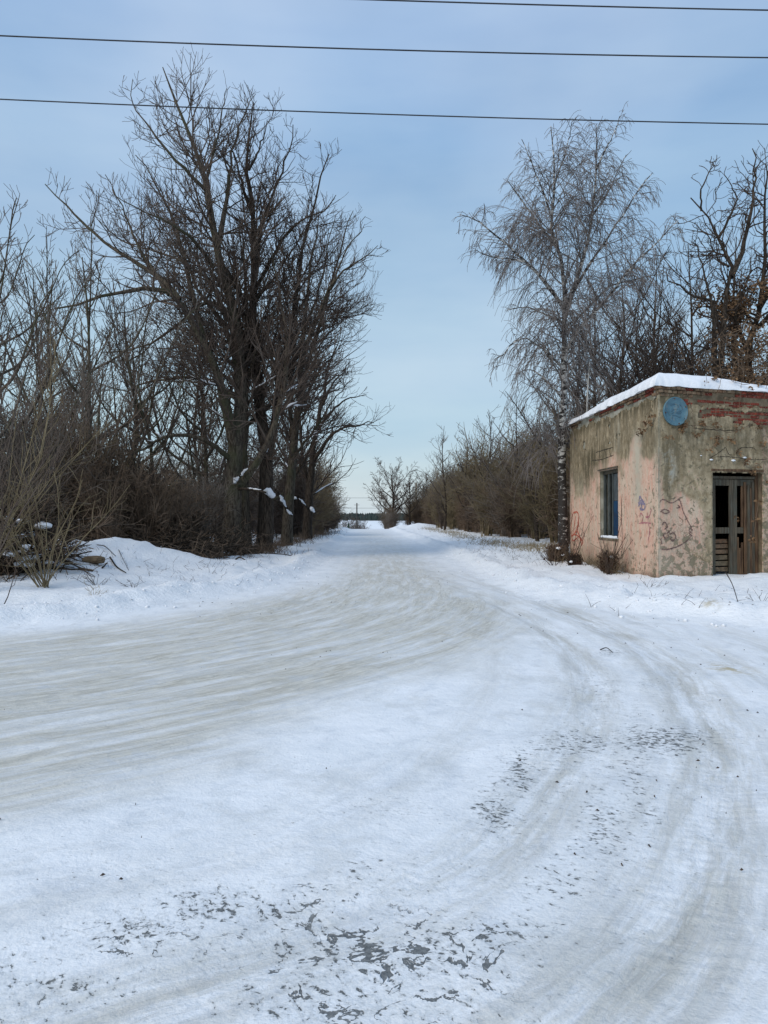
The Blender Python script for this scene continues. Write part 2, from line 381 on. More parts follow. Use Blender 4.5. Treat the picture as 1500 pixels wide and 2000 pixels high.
# main road is right of travel of INNER for its curved part
inmain = ((Y > 14.2) | (dI < 0)) & (D < 0)
soft = np.where(Y > 14.2, 1.0, sstep(0.55, -0.5, dI + (fbm(X, Y, 3, 8) - .5) * 0.8))
mR = soft * sstep(-0.2, -1.9, D + (fbm(X * .8, Y * .8, 3, 71) - .5) * 0.6) * sstep(130, 60, Y) * (0.45 + 0.55 * sstep(40, 18, Y))
mG = np.zeros_like(X)
for off, wdt, st in ((-0.35, 0.30, 0.9), (0.55, 0.40, 1.0), (1.35, 0.22, 0.6), (2.1, 0.35, 0.5), (-1.25, 0.25, 0.35)):
    mG = np.maximum(mG, st * np.exp(-((sL - off) / wdt) ** 2))
mG *= sstep(26, 15, Y) * sstep(0.2, -0.4, D)
SP = [(1010, 1560, 110, 90, .55), (1200, 1500, 200, 120, .5), (1150, 1680, 200, 90, .5), (450, 1830, 330, 90, .5), (760, 1720, 200, 60, .45), (880, 1880, 300, 120, .6), (240, 1700, 160, 30, .4), (700, 1890, 260, 110, .80), (560, 1790, 140, 60, .85), (430, 1770, 140, 50, 1.0), (260, 1820, 150, 50, .95), (965, 1585, 55, 55, 1.05), (1015, 1510, 50, 60, 1.05), (1240, 1480, 45, 130, .85), (1170, 1620, 60, 90, .85),
      (1120, 1450, 110, 40, .95), (1290, 1445, 140, 35, 1.1), (1280, 1340, 70, 30, .6), (1190, 1275, 40, 10, .9), (1250, 1590, 60, 40, .8), (1180, 1640, 90, 50, .8), (1090, 1720, 120, 60, .75),
      (1000, 1820, 130, 50, .8), (860, 1840, 110, 60, .9), (20, 1990, 90, 30, .9), (150, 1930, 140, 40, .9), (20, 1870, 70, 30, .9), (700, 1700, 60, 30, .8),
      (1400, 1300, 70, 10, .6), (600, 1960, 200, 60, .9), (900, 1960, 160, 60, .7), (760, 1580, 130, 30, .5), (1160, 1350, 90, 60, .5), (1000, 1690, 80, 40, .4), (1400, 1600, 90, 60, .35), (1200, 1800, 110, 60, .35)]
mB = np.zeros_like(X); Yp = np.clip(Y, 0.8, None)
U_ = CX + X / Yp * F; V_ = HY + (EYE - Z) / Yp * F
for (u, v, a, b, s) in SP: mB = np.maximum(mB, s * np.exp(-((U_ - u) / a) ** 2 - ((V_ - v) / b) ** 2))
mB *= sstep(0.0, -0.3, D)
mC = np.exp(-((U_ - 750) / 230) ** 2 - ((V_ - 1900) / 105) ** 2) + 0.9 * np.exp(-((U_ - 890) / 120) ** 2 - ((V_ - 1845) / 40) ** 2) + .6 * np.exp(-((U_ - 250) / 160) ** 2 - ((V_ - 1850) / 60) ** 2) + .75 * np.exp(-((U_ - 600) / 130) ** 2 - ((V_ - 1780) / 60) ** 2)
mC = np.clip(mC, 0, 1) * (Y > 1.0)
mY = np.exp(-((U_ - 1425) / 45) ** 2 - ((V_ - 1303 - (U_ - 1400) * .12) / 7) ** 2) + .9 * np.exp(-((U_ - 1388) / 18) ** 2 - ((V_ - 1178) / 7) ** 2) + .35 * np.exp(-((U_ - 850) / 40) ** 2 - ((V_ - 1240) / 4) ** 2)
mY = np.clip(mY, 0, 1) * (Y > 1.0)
mO = sstep(-0.2, 0.5, D)
V = np.stack([X, Y, Z], -1).reshape(-1, 3)
idx = np.arange(nx * ny).reshape(ny, nx)
Q = np.stack([idx[:-1, :-1], idx[:-1, 1:], idx[1:, 1:], idx[1:, :-1]], -1)
Dc = (D[:-1, :-1] + D[1:, 1:]) / 2; Ic = (dI[:-1, :-1] + dI[1:, 1:]) / 2; Yc = (Y[:-1, :-1] + Y[1:, 1:]) / 2
k_road = (Dc < 0) & ((Yc > 14.2) | (Ic < 0)) & (Yc < 330); k_lane = (Dc < 0) & ~k_road & (Yc < 330)
attrs = {'mask': (mR, mG, mB), 'mask2': (mC, mY, mO)}
for nm, sel, lab in (('ground', ~(k_road | k_lane), None), ('road', k_road, None), ('side_road', k_lane, None)):
    q = Q[sel].reshape(-1, 4)
    used, inv = np.unique(q.ravel(), return_inverse=True)
    me = mesh_np(nm, V[used], inv.reshape(-1, 4), M_SNOWG)
    for an, ch in attrs.items():
        a = me.color_attributes.new(an, 'FLOAT_COLOR', 'POINT')
        dat = np.ones((len(used), 4), np.float32)
        for i in range(3): dat[:, i] = ch[i].ravel()[used]
        a.data.foreach_set('color', dat.ravel())
    for an, (s_, t_) in {'flow_main': (sM, aM), 'flow_lane': (sL, aL)}.items():
        a = me.attributes.new(an, 'FLOAT_VECTOR', 'POINT')
        dat = np.zeros((len(used), 3), np.float32); dat[:, 0] = s_.ravel()[used]; dat[:, 1] = t_.ravel()[used]
        a.data.foreach_set('vector', dat.ravel())
    obj(nm, me)['kind'] = 'structure'
print('terrain done', time.time() - T0)

# ------------------------------------------------------------------ branch machinery
def norm(a): return a / (np.linalg.norm(a, axis=-1, keepdims=True) + 1e-9)
def spawn(rng, P, R, n_per=None, dens=None, tmin=0.2, tmax=1.0, ang=(45, 12), ratio=0.5, lmin=0.2, lmax=9, up=0.3, wig=0.12, K=5, rf=0.55, rtip=0.005, tipbias=0.5, rmax=1):
    n, K0, _ = P.shape
    seg = np.linalg.norm(np.diff(P, axis=1), axis=2).sum(1)
    cnt = np.full(n, n_per) if n_per is not None else rng.poisson(np.clip(seg * dens, 0.6, None))
    pid = np.repeat(np.arange(n), cnt); m = len(pid)
    t = tmin + (tmax - tmin) * rng.random(m)
    f = t * (K0 - 1); k = np.clip(f.astype(int), 0, K0 - 2); fr = (f - k)[:, None]
    pos = P[pid, k] * (1 - fr) + P[pid, k + 1] * fr
    tan = norm(P[pid, k + 1] - P[pid, k]); rp = R[pid, k] * (1 - fr[:, 0]) + R[pid, k + 1] * fr[:, 0]
    rv = rng.normal(size=(m, 3)); perp = norm(rv - (rv * tan).sum(1, keepdims=True) * tan)
    a = np.radians(rng.normal(ang[0], ang[1], m))[:, None]
    d = norm(np.cos(a) * tan + np.sin(a) * perp)
    ln = np.clip(seg[pid] * ratio * (1 - tipbias * t) * rng.uniform(0.55, 1.25, m), lmin, lmax)
    pts = np.empty((m, K, 3)); pts[:, 0] = pos
    for q in range(1, K):
        d = norm(d + np.array([0, 0, up])[None] * (1.0 / (K - 1)) + rng.normal(size=(m, 3)) * wig)
        pts[:, q] = pts[:, q - 1] + d * (ln / (K - 1))[:, None]
    r0 = np.clip(rp * rf, rtip, rmax)
    rad = r0[:, None] * (1 - np.linspace(0, 1, K))[None] ** 0.8 + rtip * np.linspace(0, 1, K)[None]
    rad = np.maximum(rad, rtip * 0.8)
    return pts, rad
def tubes(P, R, m=3):
    n, K, _ = P.shape
    T = np.empty_like(P); T[:, 1:-1] = P[:, 2:] - P[:, :-2]; T[:, 0] = P[:, 1] - P[:, 0]; T[:, -1] = P[:, -1] - P[:, -2]
    T = norm(T); mean = norm(P[:, -1] - P[:, 0])
    ref = np.where(np.abs(mean[:, 2:3]) > 0.75, np.array([[1, 0.15, 0.1]]), np.array([[0.05, 0.1, 1]]))[:, None, :]
    A = norm(np.cross(T, np.broadcast_to(ref, T.shape))); B = np.cross(T, A)
    w = 2 * np.pi * np.arange(m) / m
    V = P[:, :, None] + R[:, :, None, None] * (np.cos(w)[None, None, :, None] * A[:, :, None] + np.sin(w)[None, None, :, None] * B[:, :, None])
    base = (np.arange(n) * K * m)[:, None, None]; kk = (np.arange(K - 1) * m)[None, :, None]; j = np.arange(m)[None, None]; j2 = (j + 1) % m
    Fq = np.stack([base + kk + j, base + kk + j2, base + kk + m + j2, base + kk + m + j], -1).reshape(-1, 4)
    return V.reshape(-1, 3), Fq
def merge(parts):
    V = []; Fq = []; b = 0
    for v, f in parts: V.append(v); Fq.append(f + b); b += len(v)
    return np.vstack(V), np.vstack(Fq)
TRI = [0]
def limb_arrays(limbs, K=14, origin=None, wob=0.0, rng=None):
    P = []; R = []
    for pts, r0, r1 in limbs:
        p = catmull(np.array(pts), K)
        if origin is not None: p = p - origin
        if wob: 
            w = rng.normal(size=p.shape) * wob * np.linspace(0.1, 1, K)[:, None]; w[0] = 0; p = p + w
        P.append(p); R.append(r0 + (r1 - r0) * np.linspace(0, 1, K) ** 0.8)
    return np.array(P), np.array(R)

# ---- bark materials
def bark(name, c1, c2, moss=None, vs=5):
    m = Mat(name, 0.95, 0.1); v = m.mapping(m.obj(), (1, 1, 0.22))
    f = m.noise(v, vs * 3.4, 5, 0.65); g = m.noise(m.obj(), 0.9, 4)
    c = m.mix(m.ramp(f, 0.36, 0.62), c1, c2)
    if moss: c = m.mix(m.ramp(g, 0.48, 0.62, 0, 0.7), c, moss)
    c = m.mix(m.math('MULTIPLY', m.rnd(), 0.25), c, c1)
    m.col(c); m.bump(f, 0.8, 0.03); return m.m
M_BARK = bark('grey_brown_bark', (0.036, 0.028, 0.021), (0.135, 0.112, 0.085), (0.075, 0.078, 0.045))
M_BARKD = bark('dark_bark', (0.022, 0.017, 0.013), (0.08, 0.062, 0.047))
M_TWIG = simple('grey_brown_twigs', (0.065, 0.048, 0.038), (0.135, 0.104, 0.084), 1.3)
M_TWIGD = simple('dark_twigs', (0.040, 0.029, 0.023), (0.088, 0.063, 0.048), 1.3)
M_TWIGB = simple('purple_brown_birch_twigs', (0.115, 0.10, 0.094), (0.21, 0.185, 0.17), 1.0)
M_TWIGR = simple('reddish_brown_brush', (0.10, 0.068, 0.045), (0.215, 0.155, 0.108), 0.9)
M_TWIGY = simple('ochre_olive_brush', (0.12, 0.092, 0.052), (0.25, 0.20, 0.12), 0.9)
M_TWIGG = simple('pale_grey_brown_brush', (0.11, 0.09, 0.072), (0.21, 0.18, 0.15), 0.9)
M_LEAF = simple('dead_brown_leaves', (0.095, 0.052, 0.028), (0.24, 0.15, 0.08), 4, 0.8)
M_STRAW = simple('dry_straw', (0.20, 0.155, 0.085), (0.36, 0.295, 0.18), 4)
def birch_bark():
    m = Mat('white_birch_bark', 0.75, 0.2); o = m.obj()
    z = m.n('ShaderNodeSeparateXYZ'); m.l(o, z.inputs[0])
    f = m.noise(m.mapping(o, (1, 1, 2.2)), 4.2, 5, 0.7, 0.8); g = m.noise(m.mapping(o, (1, 1, 9)), 3.5, 3, 0.6)
    low = m.ramp(z.outputs[2], 0.3, 6.5, 0.15, 0.02)      # old rough dark bark near the foot
    high = m.ramp(z.outputs[2], 5.5, 10, 0.0, 0.05)
    dk = m.ramp(m.math('ADD', m.math('ADD', f, low), high), 0.50, 0.57)
    dk2 = m.math('MAXIMUM', dk, m.ramp(g, 0.62, 0.68))
    c = m.mix(dk2, m.mix(m.noise(o, 2, 3), (0.44, 0.42, 0.38), (0.62, 0.60, 0.56)), (0.035, 0.03, 0.027))
    m.col(c); m.bump(f, 0.7, 0.03); return m.m
M_BIRCH = birch_bark()

# ------------------------------------------------------------------ trees
def tree(name, label, base, limbs, seed, levels, m_trunk, m_twig, group=None, wob=0.0, ridge=True, cat='tree', sides=8):
    """limbs: list of (world points, r0, r1); levels: list of dicts for spawn; the first spawns from every limb"""
    rng = np.random.default_rng(seed)
    root = empty(name, base, label, cat, group)
    P, R = limb_arrays(limbs, 14, np.array(base), wob, rng)
    v, f = tubes(P, R, sides)
    if ridge:                                       # uneven bark outline
        v = v + (np.stack([fbm(v[:, 0] * 5 + v[:, 1] * 3, v[:, 2] * 2 + k * 7, 3, 11 + k) for k in range(3)], -1) - .5) * 0.055 * np.array([1, 1, .3])
    obj('trunk', mesh_np('trunk', v, f, m_trunk), root)
    parts = []; cur = (P, R)
    pool = [(P, R)]
    for lv in levels:
        lv = dict(lv); frm = lv.pop('frm', -1); side = lv.pop('sides', 3)
        src = pool[frm]
        q = spawn(rng, src[0], src[1], **lv); pool.append(q)
        parts.append(tubes(q[0], q[1], side))
    v, f = merge(parts); TRI[0] += len(f) * 2
    obj('crown', mesh_np('crown', v, f, m_twig), root)
    return root, pool

def limbs_px(spec, Yb):
    """spec: list of ([(px,py,dy)...], r0, r1) with depth offset dy in metres from Yb"""
    return [([at(u, v, Yb + dy) for (u, v, dy) in pts], r0, r1) for pts, r0, r1 in spec]

YA = 30.0
ash_levels = [
    dict(dens=2.8, tmin=0.2, tmax=0.995, ang=(56, 15), ratio=0.42, lmin=0.45, lmax=4.3, up=0.50, wig=0.15, K=7, rf=0.44, rtip=0.0095, sides=3, tipbias=0.84, rmax=0.05),
    dict(dens=3.2, tmin=0.15, tmax=1.0, ang=(44, 14), ratio=0.55, lmin=0.5, lmax=1.8, up=0.45, wig=0.14, K=5, rf=0.6, rtip=0.0078, sides=3),
    dict(dens=2.8, tmin=0.12, tmax=1.0, ang=(40, 12), ratio=0.65, lmin=0.3, lmax=0.9, up=0.45, wig=0.10, K=4, rf=0.7, rtip=0.0062, sides=3),
]
# large ash, left group
baseA = at(452, 1075, YA)
baseA[2] = gz(baseA[0], YA) - 0.15
treeA, poolA = tree('ash_tree', 'tallest bare ash with arching left limb at the left treeline, pale grey trunk', tuple(baseA), limbs_px([
    ([(450, 1085, 0), (455, 990, 0), (458, 900, 0), (470, 800, .1), (468, 700, .3), (455, 600, .3), (425, 480, 0), (402, 360, -.3), (372, 270, -.4), (338, 190, -.5), (318, 128, -.5)], .40, .02),
    ([(460, 880, 0), (440, 790, -.4), (412, 700, -.8), (375, 630, -1.2), (345, 580, -1.6), (295, 562, -2), (240, 572, -2.3), (175, 585, -2.5), (105, 605, -2.6)], .24, .03),
    ([(350, 585, -1.6), (318, 548, -1.4), (262, 510, -1.2), (200, 470, -1), (140, 415, -.8), (86, 360, -.8)], .12, .018),
    ([(330, 575, -1.5), (275, 490, -.5), (235, 400, 0), (205, 340, 0)], .09, .015),
    ([(405, 690, -.7), (372, 560, 0), (345, 450, .4), (300, 350, .6), (262, 300, .5)], .12, .015),
    ([(445, 620, .3), (400, 540, 2), (330, 500, 3.4), (240, 470, 4.2), (190, 430, 4.5)], .10, .014),
    ([(415, 520, 0), (370, 460, -1.5), (300, 420, -2.8), (220, 380, -3.5)], .09, .013),
    ([(465, 780, .2), (400, 740, 1.5), (320, 740, 2.6), (230, 760, 3.5), (170, 740, 3.8)], .11, .015),
    ([(425, 480, 0), (440, 400, .4), (452, 300, .5), (480, 210, .5), (497, 180, .5)], .12, .014),
    ([(402, 350, -.3), (420, 280, .3), (432, 220, .5), (440, 165, .6)], .07, .012),
    ([(402, 370, -.3), (350, 320, -1), (310, 270, -1.3), (255, 200, -1.5), (258, 160, -1.5)], .08, .012),
    ([(470, 740, .1), (440, 640, 1.2), (385, 560, 2.2), (330, 430, 2.8), (290, 400, 3)], .14, .015),
    ([(458, 620, .3), (400, 590, 1.2), (340, 640, 2.0), (270, 680, 2.4), (200, 690, 2.6)], .11, .02),
    ([(455, 900, 0), (400, 860, -1.0), (330, 850, -1.6), (250, 890, -2), (190, 900, -2.2)], .12, .02),
    ([(460, 960, 0), (490, 920, -.4), (520, 870, -.8), (548, 780, -.8), (560, 700, -.6), (552, 600, -.3), (530, 480, 0)], .17, .018),
], YA), 11, ash_levels, M_BARK, M_TWIG, wob=0.05)
print('ash', TRI, time.time() - T0)

baseB = at(522, 1078, 31.0); baseB[2] = gz(baseB[0], 31.0) - 0.15
treeB, poolB = tree('ash_tree', 'bare tree with dark ragged trunk and snow ledge right of the tallest ash', tuple(baseB), limbs_px([
    ([(515, 1085, 0), (520, 980, 0), (518, 860, .2), (500, 740, .3), (493, 640, .3), (497, 520, .4), (492, 400, .5), (482, 320, .6), (486, 250, .6), (490, 195, .6)], .36, .02),
    ([(522, 900, 0), (540, 800, .5), (552, 720, 1), (575, 600, 1.4), (590, 500, 1.6), (618, 380, 1.6), (640, 300, 1.6)], .20, .018),
    ([(497, 540, .4), (510, 440, 1), (540, 360, 1.2), (560, 300, 1.3), (575, 240, 1.3)], .12, .015),
    ([(500, 560, .4), (545, 480, -.3), (590, 425, -.6), (640, 405, -.8), (655, 380, -.8)], .09, .014),
    ([(492, 420, .5), (470, 350, -.3), (455, 300, -.6), (440, 250, -.6)], .08, .013),
    ([(490, 700, .3), (455, 600, 1.6), (420, 540, 2.5), (395, 480, 3)], .12, .015),
    ([(495, 640, .3), (460, 560, -1.2), (430, 500, -2.0), (420, 430, -2.5)], .10, .015),
    ([(485, 330, .5), (510, 280, .6), (520, 230, .8)], .06, .012),
], 31), 12, ash_levels, M_BARKD, M_TWIGD, wob=0.05)

baseC = at(562, 1060, 38.0); baseC[2] = gz(baseC[0], 38.0) - 0.15
treeC, poolC = tree('ash_tree', 'slimmer bare tree leaning its crown over the road edge, third in the left row', tuple(baseC), limbs_px([
    ([(560, 1066, 0), (565, 960, 0), (575, 860, 0), (585, 760, 0), (590, 660, 0), (600, 560, 0), (615, 470, 0), (622, 410, 0)], .30, .02),
    ([(588, 700, 0), (620, 620, -.5), (645, 560, -.8), (680, 520, -1), (715, 500, -1.2), (742, 482, -1.2)], .13, .015),
    ([(585, 770, 0), (610, 680, .6), (635, 600, .8), (655, 520, 1), (680, 440, 1), (690, 410, 1)], .13, .015),
    ([(645, 565, -.8), (670, 500, -.6), (700, 450, -.5), (712, 425, -.5)], .06, .012),
    ([(575, 860, 0), (560, 760, 1), (545, 640, 1.6), (540, 540, 2)], .14, .018),
    ([(592, 650, 0), (625, 560, 1.2), (640, 480, 1.8), (655, 420, 2)], .09, .013),
    ([(570, 900, 0), (620, 830, -.8), (660, 770, -1.2), (690, 740, -1.4)], .09, .013),
    ([(580, 820, 0), (615, 740, -.6), (650, 690, -1), (668, 640, -1.2)], .10, .014),
], 38), 13, ash_levels, M_BARK, M_TWIG, wob=0.05)

baseD = at(603, 1046, 46.0); baseD[2] = gz(baseD[0], 46.0) - 0.15
treeD, poolD = tree('ash_tree', 'bare tree with low crown reaching right towards the road, fourth in the left row', tuple(baseD), limbs_px([
    ([(600, 1052, 0), (603, 980, 0), (610, 900, 0), (620, 830, 0), (632, 770, 0), (640, 720, 0), (655, 680, 0)], .33, .03),
    ([(612, 900, 0), (640, 860, -.3), (670, 835, -.6), (700, 830, -.8), (728, 822, -.8)], .16, .02),
    ([(620, 840, 0), (650, 800, .4), (680, 780, .5), (712, 770, .6)], .12, .018),
    ([(625, 800, 0), (650, 750, -.5), (672, 725, -.7), (682, 700, -.8)], .1, .015),
    ([(606, 960, 0), (590, 880, 1), (585, 800, 1.5), (590, 720, 1.8)], .14, .02),
], 46), 14, [dict(ash_levels[0], dens=2.2), dict(ash_levels[1], dens=2.2, rtip=0.011), dict(ash_levels[2], dens=1.6, rtip=0.0095)], M_BARKD, M_TWIGD, wob=0.06)

# second trunk of the first ash, and dim trunks further back
def plain_tree(name, label, x, y, h, seed, r=0.2, lean=(0, 0), spread=0.28, m_trunk=M_BARK, m_twig=M_TWIG, dens=1.5, tw=0.011, nl=8, group=None, cat='tree', up=0.6, lo=0.25, curve=0.5):
    rng = np.random.default_rng(seed); z0 = gz(x, y) - 0.12; b = np.array([x, y, z0])
    tp = b + np.array([lean[0] * h, lean[1] * h, h])
    mid = [b + (tp - b) * t + np.r_[rng.normal(size=2) * h * 0.014, 0] for t in (0.25, 0.5, 0.75)]
    limbs = [([b, *mid, tp], r, 0.018)]
    tr = catmull(np.array([b, *mid, tp]), 30)
    a0 = rng.uniform(0, 6.28)
    for i in range(nl):
        t = lo + (0.88 - lo) * (i + rng.uniform(0, .8)) / nl; p = tr[int(t * 29)]
        a = a0 + i * 2.4 + rng.normal() * .3
        L_ = h * spread * (1.15 - 0.75 * t) * rng.uniform(.8, 1.3); dr = np.array([math.cos(a), math.sin(a), 0])
        limbs.append(([p, p + dr * L_ * .45 + [0, 0, L_ * .35], p + dr * L_ * .8 + [0, 0, L_ * (.35 + curve)], p + dr * L_ * 1.0 + [0, 0, L_ * (.6 + curve)]], r * (1 - t) * .62 + .015, .012))
    return tree(name, label, tuple(b), limbs, seed, [
        dict(dens=dens * 1.25, tmin=.25, tmax=.98, ang=(44, 13), ratio=.36, lmin=.4, tipbias=.75, lmax=h * .22, up=up, wig=.13, K=6, rf=.5, rtip=tw, sides=3, rmax=.05),
        dict(dens=dens * 1.25, tmin=.15, tmax=1, ang=(42, 13), ratio=.5, lmin=.3, lmax=1.5, up=up * .7, wig=.12, K=4, rf=.6, rtip=tw * .85, sides=3),
        dict(dens=dens * 1.1, tmin=.1, tmax=1, ang=(40, 13), ratio=.6, lmin=.25, lmax=.9, up=up * .5, wig=.12, K=3, rf=.7, rtip=tw * .72, sides=3)],
        m_trunk, m_twig, group, sides=7, cat=cat)[0]
plain_tree('ash_tree', 'grey trunk standing close behind the tallest ash', -5.55, 30.9, 13.5, 31, .27, (-.02, .03), .22, dens=1.5, lo=.4)
plain_tree('leaning_tree', 'thin bare tree leaning between the third and fourth trees of the left row', -5.3, 41.5, 11.5, 32, .22, (.05, .0), .22, M_BARKD, M_TWIGD, 1.3, lo=.3)
plain_tree('leaning_tree', 'thin bare tree behind the fourth tree of the left row', -5.9, 52, 9.5, 33, .2, (.07, 0), .26, M_BARKD, M_TWIGD, 1.2, .013)
print('left trees', TRI, time.time() - T0)

# leftmost tall shrubs and young trees, nearer to the camera
for i, (x, y, h, ln, lb, mt) in enumerate([
    (-10.6, 20.5, 8.6, (-.02, .05), 'young bare tree at the left edge beside the snowy brush pile', M_TWIG),
    (-12.6, 24, 10.2, (.03, 0), 'tall young bare tree behind the brush pile at far left', M_TWIG),
    (-9.9, 26.5, 10.5, (-.05, 0), 'young bare tree behind the snow mound with thin pale branches', M_TWIGG),
    (-13.6, 31, 11.5, (.02, 0), 'bare tree furthest left in the back of the thicket', M_TWIG),
    (-10.8, 33.5, 11.5, (-.05, 0), 'bare tree in the thicket left of the arching ash limb', M_TWIG),
    (-8.3, 36, 12.0, (-.02, 0), 'bare tree deep in the thicket behind the arching ash limb', M_TWIGD),
    (-16.5, 36, 13, (.0, 0), 'bare tree in the back row at the left edge of the picture', M_TWIG),
    (-13.0, 39, 12.5, (.02, 0), 'bare tree in the back row left of the arching limb', M_TWIGG),
    (-10.2, 43, 12.5, (.0, 0), 'bare tree in the back row below the arching limb', M_TWIG),
    (-8.6, 28.5, 8.0, (-.06, 0), 'low spreading bare tree between the mound and the tallest ash', M_TWIG),
    (-7.2, 47, 12, (-.02, 0), 'bare tree in the back row seen between the ash trunks', M_TWIGD)]):
    plain_tree('young_tree', lb, x, y, h, 50 + i, .11 + .02 * (i % 3), ln, .34, M_BARK, mt, 1.75, .0085 if y < 28 else .010, 11, up=.8, lo=.12, curve=.8)

# ---- multi-stem shrubs (prototypes in local coordinates, copied)
def shrub_proto(name, label, seed, h, nst, spread, m, tw=.010, dens=2.2, group=None, r=.03, up=.25, lev2=True, cat='shrub'):
    rng = np.random.default_rng(seed)
    root = empty(name, (0, 0, 0), label, cat, group)
    P = []; R = []
    for i in range(nst):
        a = rng.uniform(0, 6.28); s = spread * rng.uniform(.1, 1) ** .8; hh = h * rng.uniform(.55, 1)
        d = np.array([math.cos(a), math.sin(a), 0]); b = d * rng.uniform(0, .35)
        pts = [b + [0, 0, -.2], b + d * s * hh * .3 + [0, 0, hh * .38], b + d * s * hh * .65 + [0, 0, hh * .72] + rng.normal(size=3) * .07 * hh, b + d * s * hh + [0, 0, hh] + rng.normal(size=3) * .09 * hh]
        P.append(catmull(np.array(pts), 8)); rr = r * rng.uniform(.6, 1.2) * (hh / h); R.append(rr * (1 - np.linspace(0, 1, 8)) + tw)
    P = np.array(P); R = np.array(R)
    obj('stems', mesh_np('stems', *tubes(P, R, 5), m), root)
    a = spawn(rng, P, R, dens=dens * 1.5, tmin=.12, tmax=1, ang=(50, 17), ratio=.42, lmin=.3, lmax=2.2, up=up, wig=.24, K=5, rf=.6, rtip=tw * .85)
    parts = [tubes(*a)]
    if lev2:
        b = spawn(rng, *a, dens=dens * 1.25, tmin=.15, tmax=1, ang=(46, 16), ratio=.55, lmin=.18, lmax=.9, up=up, wig=.2, K=3, rf=.7, rtip=tw * .75)
        parts.append(tubes(*b))
    v, f = merge(parts); TRI[0] += len(f) * 2
    obj('twigs', mesh_np('twigs', v, f, m), root)
    return root
GL = 'shrubs of the tangled undergrowth left of the road'; GR = 'shrubs of the thicket right of the road'
LBL = 'bare brown shrub in the dense tangled undergrowth left of the road'
LBR = 'bare brown shrub in the dense thicket along the right of the road'
protos = [shrub_proto('shrub', LBL, 71, 4.2, 22, .28, M_TWIGR, .010, 2.4, GL),
          shrub_proto('shrub', LBL, 72, 5.0, 20, .22, M_TWIGD, .011, 2.2, GL),
          shrub_proto('shrub', LBL, 73, 3.2, 26, .38, M_TWIGR, .009, 2.6, GL),
          shrub_proto('shrub', LBL, 74, 4.6, 18, .25, M_TWIGG, .009, 2.2, GL),
          shrub_proto('shrub', LBL, 75, 4.4, 24, .30, M_TWIGY, .010, 2.4, GL),
          shrub_proto('shrub', LBL, 76, 6.4, 16, .20, M_TWIG, .012, 1.9, GL, r=.045)]
first = [True] * len(protos)
def put(k, x, y, s, label, group, rng, zoff=0):
    p = protos[k]
    o = p if first[k] else copy_tree(p); first[k] = False
    o.location = (x, y, gz(x, y) - .1 + zoff); o.rotation_euler = (rng.normal() * .05, rng.normal() * .05, rng.uniform(0, 6.28)); o.scale = (s, s, s * rng.uniform(.9, 1.12))
    o['label'] = label; o['group'] = group; return o
TONE = ['reddish brown bare shrub', 'dark bare shrub', 'low reddish brown bare shrub', 'pale grey bare shrub', 'ochre brown bare shrub', 'tall thin grey brown shrub']
rng = np.random.default_rng(5)
# left belt: along the tree row and deeper
for i in range(98):
    y = 23.5 + 68 * rng.random() ** 1.35
    edge = np.interp(y, [22, 28, 40, 60, 95], [-6.6, -6.6, -6.1, -6.6, -7.5])
    x = edge - rng.random() ** 1.1 * (5 + 0.26 * y)
    k = rng.choice(6, p=[.16, .16, .10, .22, .14, .22])
    s = rng.uniform(.45, .8) if edge - x < 2.2 else rng.uniform(.75, 1.35 if x > -12 else 1.05)
    put(k, x, y, s, TONE[k] + (' at the front' if edge - x < 2.2 else ' in the middle') + (' of the near left undergrowth' if y < 40 else ' of the farther left undergrowth'), GL, rng)
for i in range(44):                                  # far left roadside row, fading brown
    y = rng.uniform(50, 112); x = np.interp(y, [50, 70, 112], [-5.2, -5.5, -6.2]) - rng.random() * 3.4
    put(rng.choice([5, 3, 4, 1, 0]), x, y, rng.uniform(.7, 1.15) * np.interp(y, [50, 80, 112], [1.2, 1.0, .55]), 'bare shrub in the far roadside row on the left, towards the horizon', 'far left roadside shrubs', rng)
# right thicket
for i in range(104):
    y = 30 + 78 * rng.random() ** 1.15
    edge = np.interp(y, [30, 38, 48, 65, 85, 108], [9.3, 8.5, 7.7, 7.2, 6.6, 6.0])
    x = edge + rng.random() ** 1.2 * 9.5
    k = rng.choice([0, 1, 4, 5, 3, 2], p=[.30, .10, .24, .16, .10, .10])
    s = (rng.uniform(.8, 1.15) if x - edge < 1.6 else rng.uniform(1.15, 1.7)) * np.interp(y, [30, 60, 108], [.95, 1.12, 1.0]) * (.78 if k == 5 else 1)
    put(k, x, y, s, TONE[k] + (' at the edge' if x - edge < 1.6 else ' in the middle') + (' of the near thicket left of the birch' if y < 50 else ' of the middle thicket on the right' if y < 75 else ' of the far thicket on the right'), GR, rng)
# behind the building
for i in range(20):
    x = rng.uniform(8.5, 24); y = rng.uniform(28.5, 37)
    put(rng.choice([1, 5, 3]), x, y, rng.uniform(1.2, 1.75), 'bare shrub growing behind the old building', 'shrubs behind the building', rng)
print('shrubs', TRI, len(bpy.data.objects), time.time() - T0)

# ---- medium trees rising out of the right thicket
for i, (u, y, ht, lb, mt) in enumerate([
    (868, 78, 838, 'slender pale bare tree standing up out of the right thicket near its far end', M_TWIGG),
    (955, 60, 800, 'bare tree at the middle of the right thicket', M_TWIG),
    (1010, 52, 775, 'wide bare tree in the right thicket left of the birch', M_TWIGG),
    (1050, 44, 800, 'bare tree in the right thicket just left of the birch trunk', M_TWIG),
    (915, 70, 860, 'low bare tree in the far half of the right thicket', M_TWIG)]):
    x = (u - CX) / F * y
    plain_tree('thicket_tree', lb, x, y, (1045 - ht) / F * y, 80 + i, .13, (0, 0), .26 if i else .16, M_BARKD, mt, 1.5, .013, 9, up=.7, lo=.15)
